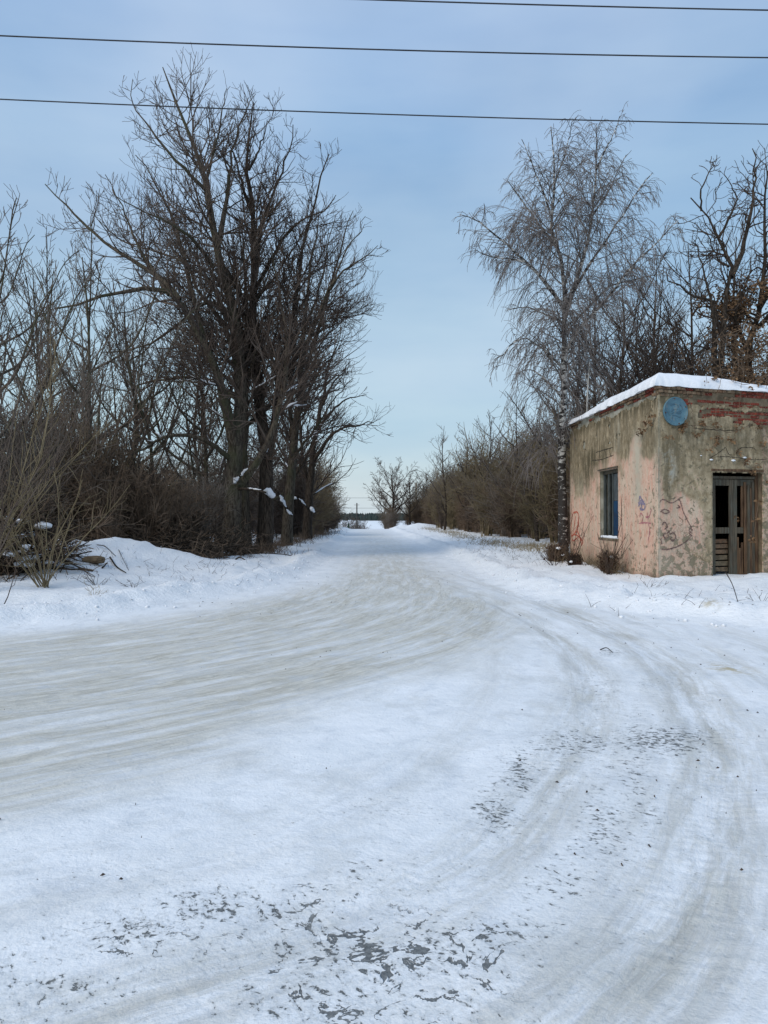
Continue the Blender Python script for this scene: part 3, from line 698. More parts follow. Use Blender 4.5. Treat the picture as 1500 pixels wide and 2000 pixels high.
# ---- bare trees behind the building
for i, (u, y, ht, lb) in enumerate([
    (1165, 37, 520, 'bare tree between the birch and the roof pipe, behind the building'),
    (1215, 33, 500, 'bare tree with gnarled limbs over the left part of the snowy roof'),
    (1285, 35, 470, 'bare tree over the middle of the snowy roof'),
    (1345, 39, 450, 'bare tree behind the roof, left of the dark leafy tree'),
    (1130, 41, 600, 'low bare tree directly behind the birch trunk'),
    (1250, 41, 560, 'low bare tree in the back row over the snowy roof'),
    (1318, 32, 590, 'low spreading bare tree just above the roof snow'),
    (1440, 36, 430, 'bare tree behind the gnarled tree at the right')]):
    x = (u - CX) / F * y
    plain_tree('background_tree', lb, x, y, (1040 - ht) / F * y, 90 + i, .17, (0, 0), .30, M_BARKD, M_TWIG, 1.9, .009, 13, up=.6, lo=.25)

# ---- birch
YB = 25.0
baseP = at(1098, 1095, YB); baseP[2] = gz(baseP[0], YB) - 0.12
birch_levels = [
    dict(dens=5.2, tmin=0.22, tmax=0.99, ang=(42, 13), ratio=0.38, lmin=0.35, lmax=2.0, up=0.05, wig=0.13, K=6, rf=0.45, rtip=0.0075, sides=3, rmax=.026, tipbias=.85),
    dict(dens=5.2, tmin=0.15, tmax=1.0, ang=(45, 16), ratio=0.95, lmin=0.45, lmax=1.7, up=-1.9, wig=0.09, K=5, rf=0.6, rtip=0.0058, sides=3, tipbias=0.2),
    dict(dens=2.9, tmin=0.1, tmax=0.9, ang=(26, 12), ratio=0.65, lmin=0.2, lmax=0.9, up=-1.0, wig=0.10, K=4, rf=0.7, rtip=0.0048, sides=3, tipbias=.2),
]
treeP, poolP = tree('birch_tree', 'tall white birch with drooping twigs beside the left wall of the building', tuple(baseP), limbs_px([
    ([(1100, 1102, 0), (1099, 1000, 0), (1097, 900, 0), (1100, 800, 0), (1104, 700, 0), (1102, 600, 0), (1104, 540, 0), (1090, 490, 0), (1076, 440, 0), (1084, 360, 0), (1082, 300, 0), (1078, 245, 0)], .185, .014),
    ([(1103, 610, 0), (1122, 560, .2), (1146, 480, .3), (1158, 420, .3), (1165, 330, .3), (1167, 240, .3)], .085, .012),
    ([(1122, 565, .2), (1150, 520, -.2), (1190, 460, -.5), (1230, 400, -.7), (1262, 350, -.8), (1276, 335, -.8)], .055, .012),
    ([(1104, 690, 0), (1135, 640, -.5), (1185, 585, -.9), (1235, 520, -1.2), (1290, 465, -1.5), (1325, 430, -1.5)], .07, .012),
    ([(1102, 640, 0), (1140, 610, .6), (1190, 560, 1), (1240, 545, 1.3), (1300, 530, 1.6)], .05, .012),
    ([(1100, 598, 0), (1065, 550, -.4), (1030, 512, -.7), (980, 468, -1), (930, 428, -1.2), (898, 418, -1.3)], .07, .011),
    ([(1032, 512, -.7), (1000, 505, -.7), (960, 500, -.8), (925, 488, -.9)], .035, .010),
    ([(1088, 482, 0), (1055, 440, .4), (1020, 390, .6), (990, 350, .7)], .05, .011),
    ([(1078, 420, 0), (1060, 370, -.4), (1040, 320, -.6), (1020, 270, -.7)], .04, .010),
    ([(1102, 630, 0), (1070, 615, .5), (1030, 600, .9), (990, 605, 1.1)], .045, .010),
    ([(1103, 720, 0), (1060, 680, -.5), (1020, 660, -.8), (985, 690, -1.0), (972, 710, -1.0)], .045, .010),
    ([(1100, 780, 0), (1065, 740, .5), (1030, 720, .8), (1005, 740, 1.0)], .04, .010),
    ([(1102, 750, 0), (1140, 690, .5), (1180, 665, .9), (1220, 660, 1.2)], .05, .010),
    ([(1086, 350, 0), (1105, 300, .3), (1115, 260, .4), (1120, 230, .4)], .03, .009),
    ([(1165, 330, .3), (1185, 290, 0), (1205, 250, -.2), (1212, 225, -.2)], .035, .009),
    ([(1158, 420, .3), (1185, 380, .8), (1205, 340, 1), (1225, 300, 1.1)], .035, .009),
], YB), 21, birch_levels, M_BIRCH, M_TWIGB, wob=0.02)
print('birch', TRI, time.time() - T0)

# ---- dark gnarled tree with dead leaf clusters, right of the building
def leaf_cloud(rng, centers, n, spread, size):
    c = centers[rng.integers(0, len(centers), n)] + rng.normal(size=(n, 3)) * spread
    a = norm(rng.normal(size=(n, 3)) * [1, 1, .5] + [0, 0, -.6]); b = norm(np.cross(a, rng.normal(size=(n, 3))))
    s = (size * rng.uniform(.6, 1.4, n))[:, None]
    nn = np.cross(a, b)
    V = np.stack([c, c + a * s * .5 + b * s * .33 + nn * s * .12, c + a * s, c + a * s * .5 - b * s * .33 + nn * s * .12], 1).reshape(-1, 3)
    i = np.arange(n)[:, None] * 4
    return V, np.hstack([np.hstack([i, i + 1, i + 2]), ]).astype(int), np.hstack([i, i + 2, i + 3]).astype(int)
def leaf_mesh(name, rng, centers, n, spread, size, mat, parent):
    V, a, b = leaf_cloud(rng, centers, n, spread, size)
    o = obj(name, mesh_np(name, V, np.vstack([a, b]), mat, smooth=False), parent); return o
YD = 28.0
for i, (spec, lb, sd) in enumerate([
    ([([(1392, 1060, 0), (1398, 900, 0), (1402, 760, 0), (1412, 660, 0), (1420, 590, 0), (1428, 520, 0), (1404, 460, 0), (1372, 410, 0), (1345, 385, 0)], .22, .02),
      ([(1428, 540, 0), (1455, 480, .3), (1470, 400, .4), (1478, 330, .5), (1476, 285, .5)], .11, .015),
      ([(1398, 730, 0), (1395, 640, -.6), (1388, 590, -.8), (1350, 575, -1.1), (1320, 555, -1.3), (1300, 530, -1.4)], .11, .018),
      ([(1412, 660, 0), (1382, 560, .6), (1375, 520, .8), (1355, 470, 1)], .08, .015),
      ([(1404, 465, 0), (1430, 420, -.4), (1440, 380, -.5), (1420, 340, -.6)], .06, .012),
      ([(1372, 410, 0), (1372, 370, -.4), (1390, 330, -.5), (1400, 300, -.5)], .04, .011),
      ([(1424, 520, 0), (1400, 500, .7), (1380, 455, .9), (1350, 430, 1)], .045, .012)], 'dark gnarled tree with clusters of dead leaves behind the building on the right', 24),
    ([([(1490, 1060, 0), (1488, 900, 0), (1470, 760, 0), (1462, 680, 0), (1485, 600, 0), (1500, 500, 0), (1492, 400, 0), (1505, 330, 0)], .25, .02),
      ([(1462, 690, 0), (1440, 620, -.6), (1455, 560, -.9), (1470, 500, -1)], .1, .015),
      ([(1485, 600, 0), (1530, 520, .4), (1560, 430, .6), (1580, 360, .8)], .12, .02),
      ([(1480, 640, 0), (1520, 600, -.8), (1560, 580, -1), (1600, 560, -1)], .1, .02)], 'dark leafy overgrown tree cut by the right edge of the picture', 25)]):
    Yd = YD + i * 1.0
    b = at(spec[0][0][0][0], 1060, Yd); b[2] = gz(b[0], Yd) - .1
    t, pool = tree('gnarled_tree', lb, tuple(b), limbs_px(spec, Yd), sd, [
        dict(dens=3.0, tmin=.3, tmax=.98, ang=(58, 16), ratio=.3, lmin=.5, lmax=1.9, up=.35, wig=.32, K=6, rf=.5, rtip=.012, sides=4, rmax=.05),
        dict(dens=3.0, tmin=.15, tmax=1, ang=(50, 16), ratio=.5, lmin=.3, lmax=1.0, up=.3, wig=.28, K=5, rf=.65, rtip=.009),
        dict(dens=1.2, tmin=.2, tmax=1, ang=(45, 14), ratio=.6, lmin=.2, lmax=.6, up=.2, wig=.2, K=4, rf=.7, rtip=.0075)], M_BARKD, M_TWIGD, wob=.05)
    rg = np.random.default_rng(100 + i)
    tips = pool[2][0][:, -1]
    zz = tips[:, 2] + b[2]
    lo = tips[(zz < 10.3) & (tips[:, 0] + b[0] > (12.6 if i == 0 else 11.5))]
    if len(lo) < 5: lo = tips
    sel = lo[rg.permutation(len(lo))[:150]]
    leaf_mesh('leaf_cluster', rg, sel, 1500 + 1400 * i, .13, .12, M_LEAF, t)['kind'] = 'stuff'
# overgrown creeper mass, brown, right above the roof
rg = np.random.default_rng(321)
cb = (13.9, 27.2, gz(13.9, 27.2))
cm = empty('creeper_thicket', cb, 'mass of brown dead creeper leaves rising behind the right side of the roof', 'creeper')
P = []
for i in range(85):
    x0 = rg.uniform(-2.4, 4.2); y0 = rg.uniform(-.8, 1.0); hh = rg.uniform(5.5, 9.2) - .35 * abs(x0 - 2)
    P.append(catmull(np.array([(x0, y0, 0), (x0 + rg.normal() * .3, y0, hh * .5), (x0 + rg.normal() * .6, y0 + rg.normal() * .3, hh), (x0 + rg.normal() * 1.0, y0 + rg.normal() * .4, hh - rg.uniform(-.3, .9))]), 8))
P = np.array(P); R = np.full(P.shape[:2], .016)
q = spawn(rg, P, R, dens=2.6, tmin=.3, tmax=1, ang=(60, 20), ratio=.2, lmin=.4, lmax=1.3, up=-.4, wig=.3, K=5, rf=.6, rtip=.008)
q2 = spawn(rg, *q, dens=2.5, tmin=.2, tmax=1, ang=(50, 20), ratio=.5, lmin=.2, lmax=.6, up=-.2, wig=.3, K=3, rf=.7, rtip=.007)
v, f = merge([tubes(P, R, 4), tubes(*q), tubes(*q2)]); obj('vine_stems', mesh_np('vine_stems', v, f, M_TWIGR), cm)
leaf_mesh('dead_leaves', rg, q[0][:, 2:].reshape(-1, 3), 9000, .12, .11, M_LEAF, cm)['kind'] = 'stuff'

# ---- far single tree by the road, poles, wires, far wood
plain_tree('roadside_tree', 'broad bare tree standing alone at the far bend of the road', 1.3, 112, 9.0, 61, .26, (0, 0), .52, M_BARKD, M_TWIG, 2.4, .017, 15, up=.3, lo=.18, curve=.45)
plain_tree('roadside_tree', 'bare tree just right of the far utility pole', 6.4, 117, 8.6, 63, .2, (0, 0), .36, M_BARKD, M_TWIG, 1.6, .02, 10, up=.4, lo=.15)
plain_tree('roadside_tree', 'low broad bare tree at the left foot of the lone roadside tree', 0.2, 118, 5.5, 64, .15, (0, 0), .5, M_BARKD, M_TWIGG, 1.6, .02, 10, up=.4, lo=.12)
plain_tree('roadside_tree', 'smaller bare tree between the lone broad tree and the utility pole', 3.9, 114, 8.2, 62, .2, (0, 0), .34, M_BARKD, M_TWIG, 1.5, .02, 9, up=.3, lo=.18)
rng = np.random.default_rng(77)
for i in range(24):
    x = -1.2 + 10 * rng.random() ** .7; y = rng.uniform(108, 124)
    put(rng.choice([0, 4, 3, 5]), x, y, rng.uniform(.45, .75) + .09 * max(x, 0), 'low brown shrub at the foot of the far roadside trees', 'low shrubs at the far bend', rng)
for i in range(8):
    x = rng.uniform(-14, 2); y = rng.uniform(240, 330)
    put(rng.choice([1, 5]), x - 6, y, rng.uniform(1.3, 1.9), 'dim bare shrub in the valley beyond the crest of the road', 'valley shrubs beyond the crest', rng)
M_CONC = simple('weathered_concrete', (0.22, 0.20, 0.15), (0.36, 0.33, 0.26), 3)
M_WOODD = simple('tarred_wood', (0.03, 0.03, 0.03), (0.08, 0.07, 0.06), 3)
M_CER = simple('white_ceramic', (0.5, 0.5, 0.48), (0.65, 0.65, 0.62), 3, .3)
M_WIRE = simple('black_cable', (0.025, 0.027, 0.03), (0.05, 0.05, 0.055), 3, .6)
def pole(name, x, y, h, r, mat, label, arm=.6):
    z = gz(x, y) - .3; b = empty(name, (x, y, z), label, 'pole')
    k = MB(); k.tube([(0, 0, 0), (.0, 0, h * .5), (0.02, 0, h)], [r, r * .85, r * .65], 8); k.build('shaft', mat, b, True)
    k = MB(); k.hexa([(-arm, -.05, h - .7), (arm, -.05, h - .7), (arm, .05, h - .7), (-arm, .05, h - .7), (-arm, -.05, h - .6), (arm, -.05, h - .6), (arm, .05, h - .6), (-arm, .05, h - .6)]); k.build('crossarm', M_WOODD, b)
    for s in (-arm * .85, 0.18, arm * .85):
        k = MB(); k.tube([(s, 0, h - .6), (s, 0, h - .52), (s, 0, h - .42)], [.03, .06, .035], 8); k.build('insulator', M_CER, b, True)
    return b
pole('utility_pole', 4.95, 118, 7.2, .2, M_CONC, 'pale concrete utility pole at the far end of the right thicket', .5)
pole('utility_pole', -9.2, 260, 15.5, .3, M_WOODD, 'dark wooden pole in the valley gap where the road ends', .9)
def wire(pts, r, label, name='power_line', group=None):
    c = catmull(np.array(pts), 60); k = MB(); k.tube(c, r, 6, True)
    return tag(k.build(name, M_WIRE, None, True), label, 'cable', group)
def wire_span(u0, v0, u1, v1, vm, Y0, Y1, r, label):
    a = at(u0, v0, Y0); b = at(u1, v1, Y1); m = (a + b) / 2; m[2] += -(vm) / F * (Y0 + Y1) / 2
    d = b - a; L_ = np.linalg.norm(d); pts = []
    s0 = vm / F * (Y0 + Y1) / 2
    for t in np.linspace(-2.6, 3.6, 13):
        p = a + d * t; p = p + np.array([0, 0, -4 * s0 * t * (1 - t)]); pts.append(p)
    wire(pts, r, label)
wire_span(0, 191, 1500, 240, 5, 12.1, 12.3, .0098, 'lowest of the three black cables across the sky')
wire_span(0, 66, 1500, 109, 6, 10.5, 10.7, .0098, 'middle of the three black cables across the sky')
wire_span(0, -34, 1500, 15.5, 5, 9.5, 9.7, .0092, 'topmost black cable, crossing the top right corner of the picture')
for z_, lb in ((4.9, 'upper faint cable over the far end of the road'), (3.2, 'lower faint cable over the far end of the road')):
    wire([(-60, 128, z_ + .5), (-20, 128, z_), (0, 128, z_ - .1), (20, 128, z_), (60, 128, z_ + .5)], .022, lb)

# far wood on the rise
def far_wood():
    rg = np.random.default_rng(9); n = 5200
    x = rg.uniform(-950, 950, n); y = rg.uniform(1180, 1650, n); h = rg.uniform(7, 12, n); w = rg.uniform(2.5, 4.5, n)
    z = ground_z(x, y, np.full(n, 50.), np.zeros(n, bool)) - .5
    a = rg.uniform(0, 6.28, n)
    V = []
    for lev, (hh, ww) in enumerate(((.08, 1.0), (.5, .8), (.82, .4))):
        for k in range(5): V.append(np.stack([x + w * ww * np.cos(a + k * 1.2566) * rg.uniform(.8, 1.2, n), y + w * ww * np.sin(a + k * 1.2566), z + h * hh * rg.uniform(.93, 1.07, n)], -1))
    V.append(np.stack([x, y, z + h], -1)); V = np.stack(V, 1).reshape(-1, 3); b = np.arange(n)[:, None] * 16; Fs = []
    for l in (0, 5):
        for k in range(5): Fs.append(b + np.array([[l + k, l + (k + 1) % 5, l + 5 + (k + 1) % 5]])); Fs.append(b + np.array([[l + k, l + 5 + (k + 1) % 5, l + 5 + k]]))
    for k in range(5): Fs.append(b + np.array([[10 + k, 10 + (k + 1) % 5, 15]]))
    o = obj('far_wood', mesh_np('far_wood', V, np.vstack(Fs), simple('far_conifers', (0.02, 0.033, 0.03), (0.045, 0.06, 0.055), .05), smooth=False))
    tag(o, 'dark conifer wood along the horizon beyond the snowy field', 'wood', kind='stuff')
far_wood()
# small spruce in the valley gap
def spruce(x, y, h, label):
    rg = np.random.default_rng(4); z = gz(x, y); r = empty('spruce_tree', (x, y, z), label, 'tree')
    k = MB(); k.tube([(0, 0, -.2), (0, 0, h)], [.15, .03], 6); k.build('trunk', M_BARKD, r)
    k = MB()
    for lev in range(9):
        t = lev / 9; zz = h * (.1 + .85 * t); rr = h * .24 * (1 - t) + .1; m = 11; V = [(0, 0, zz + h * .12)]
        for j in range(m): a = 2 * math.pi * (j + rg.random() * .5) / m; q = rr * rg.uniform(.7, 1.1); V.append((q * math.cos(a), q * math.sin(a), zz - h * .03 * rg.random()))
        k.add(V, [(0, 1 + j, 1 + (j + 1) % m) for j in range(m)])
    k.build('crown', simple('spruce_needles', (.015, .03, .02), (.035, .055, .04), 4), r)
spruce(-11.3, 245, 8.5, 'small dark spruce left of the wooden pole in the valley gap')
print('far', TRI, time.time() - T0)
#@@PART2
# ------------------------------------------------------------------ old brick building
A0 = np.array([6.24, 17.5]); dF = np.array([math.cos(math.radians(18)), math.sin(math.radians(18))]); dL = norm(np.array([-0.02, 1.0]))
WF, WL, TH = 7.0, 7.6, 0.27
ZB, ZT = -0.3, 4.60
quad = [A0, A0 + dF * WF, A0 + dF * WF + dL * 7.9, A0 + dL * WL]        # corner, right front, right back, left back
def offset_poly(P, d):
    n = len(P); out_ = []
    for i in range(n):
        p0, p1, p2 = P[i - 1], P[i], P[(i + 1) % n]
        e1 = norm(p1 - p0); e2 = norm(p2 - p1)
        n1 = np.array([e1[1], -e1[0]]); n2 = np.array([e2[1], -e2[0]])
        k = (n1 + n2) / (1 + n1 @ n2); out_.append(p1 + k * d)
    return out_
# order above is counter-clockwise seen from above, so the outward normal is (ey, -ex)
def wall_ax(i):       # i: 0 front, 3 left ; start, end along travel
    return quad[i], quad[(i + 1) % 4]
nF = np.array([dF[1], -dF[0]]); nL = np.array([-dL[1], dL[0]])
def hitpx(u, v, side):
    """place on a wall (distance from the near corner, height) that the photograph shows at u, v"""
    d = np.array([(u - CX) / F, 1.0]); ax = dF if side == 'f' else dL
    M = np.array([[d[0], -ax[0]], [d[1], -ax[1]]]); t, s = np.linalg.solve(M, A0)
    return s, EYE - (v - HY) / F * t
def dispf(s, z, side):
    sd = 31 if side == 'f' else 57
    e = sstep(0, .25, s)
    return ((fbm(s * 1.3, z * 1.3, 3, sd) - .5) * .03 + (fbm(s * 6, z * 6, 3, sd + 5) - .5) * .012) * e
def wpt(s, z, off, side):
    ax, nn = (dF, nF) if side == 'f' else (dL, nL)
    s = np.asarray(s, float); z = np.asarray(z, float)
    p = A0[None] + s.reshape(-1, 1) * ax[None] + np.asarray(off, float).reshape(-1, 1) * nn[None]
    return np.column_stack([p, z.reshape(-1)])
bld = empty('brick_building', (A0[0] + 3, A0[1] + 4, 0), 'derelict one-storey building with peeling pink and grey plaster and a blue disc', 'building')
BO = np.array([A0[0] + 3, A0[1] + 4, 0.0])
def onb(o):     # geometry is written in world metres; hang it on the building
    o.parent = bld; o.matrix_parent_inverse.identity(); o.location = (-BO[0], -BO[1], 0); return o

def plaster_mat():
    m = Mat('peeling_plaster', 0.92, 0.15)
    uv = m.attr('wall_uv'); k = m.n('ShaderNodeSeparateColor'); m.l(m.attr('wmask', 'Color'), k.inputs[0])
    pink, stain, flake = k.outputs
    k2 = m.n('ShaderNodeSeparateColor'); m.l(m.attr('wmask2', 'Color'), k2.inputs[0]); pale, dark, blue = k2.outputs
    n1 = m.noise(uv, 1.6, 6, 0.62); n2 = m.noise(uv, 5.5, 6, 0.68, .4); n3 = m.noise(uv, 22, 5, 0.65); st = m.noise(m.mapping(uv, (4.5, .9, 1)), 1.5, 7, .7, .3)
    st2 = m.noise(m.mapping(uv, (22, 1.6, 1)), 1.2, 5, .65)
    base = m.mix(m.ramp(n2, .3, .7), (.255, .195, .115), (.50, .405, .27))
    base = m.mix(m.ramp(st, .42, .7, 0, .42), base, (.15, .12, .075))
    pk = m.mix(m.ramp(n2, .32, .68), (.59, .30, .215), (.72, .48, .36))
    pk = m.mix(m.ramp(st, .38, .62, 0, .85), pk, (.60, .49, .36))
    pk = m.mix(m.ramp(st2, .55, .68, 0, .35), pk, (.25, .19, .12))
    c = m.mix(m.ramp(m.math('ADD', pink, m.math('MULTIPLY', m.math('SUBTRACT', n1, .5), 1.1)), .30, .78), base, pk)
    # torn paint flakes with hard edges
    fl = m.math('ADD', m.math('MULTIPLY', n2, .45), m.math('MULTIPLY', n3, .55))
    c = m.mix(m.ramp(m.math('ADD', fl, m.math('MULTIPLY', flake, .22)), .665, .685), c, m.mix(m.ramp(n3, .4, .6), (.47, .40, .30), (.52, .34, .25)))
    bare = m.ramp(m.math('ADD', m.noise(m.mapping(uv, (1, 1, 1), (7, 3, 0)), 6.5, 6, .7, .5), m.math('MULTIPLY', flake, .12)), .63, .645)
    c = m.mix(m.math('MULTIPLY', bare, .85), c, (.20, .175, .115))
    c = m.mix(m.math('MULTIPLY', pale, m.ramp(n2, .25, .5, .5, 1)), c, (.47, .43, .33))
    c = m.mix(m.math('MULTIPLY', blue, m.ramp(n2, .38, .6)), c, (.36, .41, .40))
    c = m.mix(m.math('MULTIPLY', stain, m.ramp(m.math('ADD', st, m.math('MULTIPLY', n3, .3)), .50, .72, .25, 1)), c, (.105, .085, .05))
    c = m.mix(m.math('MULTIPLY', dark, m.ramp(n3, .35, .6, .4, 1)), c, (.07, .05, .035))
    pits = m.ramp(m.noise(uv, 48, 3, .6), .69, .73)
    c = m.mix(m.math('MULTIPLY', pits, .6), c, (.07, .06, .045))
    m.col(c)
    h = m.math('ADD', m.math('MULTIPLY', n2, 1.0), m.math('MULTIPLY', n3, .55)); h = m.math('SUBTRACT', h, m.math('MULTIPLY', bare, .5))
    m.bump(h, .8, .025); return m.m
M_PLAST = plaster_mat()
M_CORE = simple('old_mortar', (.10, .075, .048), (.22, .17, .11), 5, .95, .8, .02)
M_REVEAL = simple('limewashed_reveal', (.20, .185, .13), (.42, .40, .33), 3, .95, .6, .02)
def brick_mat(nm, a, b, mort=(.30, .27, .22)):
    m = Mat(nm, .9, .12); o = m.n('ShaderNodeNewGeometry').outputs['Position']
    f = m.noise(o, 9, 5, .65); g = m.noise(o, 34, 4, .6); r = m.rnd()
    c = m.mix(r, a, b); c = m.mix(m.ramp(f, .42, .64, 0, .75), c, (a[0] * .42, a[1] * .6, a[2] * .7)); c = m.mix(m.ramp(g, .58, .68, 0, .75), c, mort)
    m.col(c); m.bump(g, .7, .012); return m.m
M_BRICK = brick_mat('red_brick', (.155, .032, .02), (.27, .062, .038))
M_BRICKD = brick_mat('weathered_cornice_brick', (.155, .085, .05), (.27, .20, .13), (.32, .28, .2))

# openings: (s0, s1, z0, z1)
sD0 = hitpx(1391, 1000, 'f')[0]; sD1 = hitpx(1488, 1000, 'f')[0]
DOOR = (sD0, sD1, ZB, 2.66)
sW0 = hitpx(1209, 1000, 'l')[0]; sW1 = hitpx(1172.5, 1000, 'l')[0]
WIN = (sW0, sW1, 1.02, 2.90)
innq = offset_poly(quad, -TH)
def wall_core(i, opening, length, mat=M_CORE, rev=False):
    """prisms between outer and inner faces; opening measured from the near corner"""
    o0, o1 = quad[i], quad[(i + 1) % 4]; i0, i1 = innq[i], innq[(i + 1) % 4]
    if rev: o0, o1, i0, i1 = o1, o0, i1, i0
    ax = norm(o1 - o0); Lw = np.linalg.norm(o1 - o0)
    def inner_s(s):      # straight reveals except at the corners
        if s <= 0: return i0
        if s >= Lw - 1e-6: return i1
        nn = np.array([ax[1], -ax[0]]); nn = nn if not rev else -nn
        return o0 + ax * s - nn * TH
    k = MB()
    def cell(s0, s1, z0, z1):
        a, b = o0 + ax * s0, o0 + ax * s1; c, d = inner_s(s1), inner_s(s0)
        P = [(*a, z0), (*b, z0), (*c, z0), (*d, z0), (*a, z1), (*b, z1), (*c, z1), (*d, z1)]
        if rev: P = [P[3], P[2], P[1], P[0], P[7], P[6], P[5], P[4]]
        k.hexa(P)
    if opening:
        s0, s1, z0, z1 = opening
        cell(0, s0, ZB, ZT); cell(s1, Lw, ZB, ZT); cell(s0, s1, z1, ZT)
        if z0 > ZB: cell(s0, s1, ZB, z0)
    else: cell(0, Lw, ZB, ZT)
    return onb(k.build('wall', mat, bld))
wall_core(0, DOOR, WF, M_CORE); wall_core(3, WIN, WL, M_REVEAL, rev=True)
wall_core(1, None, 0); wall_core(2, None, 0)
k = MB(); q = offset_poly(quad, -.02); k.hexa([(*p, ZT + .003) for p in q] + [(*p, ZT + .10) for p in q]); onb(k.build('roof', M_CORE, bld))
# inner partition painted blue in its lower half, seen through the window
k = MB(); p0 = A0 + dL * 2.2 + dF * 1.9; p1 = A0 + dL * 6.6 + dF * 1.6
for z0, z1, mt, nm in ((0, 1.98, simple('faded_blue_paint', (.02, .10, .24), (.04, .16, .33), 3), 'painted_dado'), (1.983, 4.3, simple('grey_whitewash', (.10, .12, .12), (.2, .22, .22), 3), 'inner_wall')):
    k = MB(); w = np.array([.1, 0]); k.hexa([(*p0, z0), (*(p0 + w), z0), (*(p1 + w), z0), (*p1, z0), (*p0, z1), (*(p0 + w), z1), (*(p1 + w), z1), (*p1, z1)]); onb(k.build(nm, mt, bld))

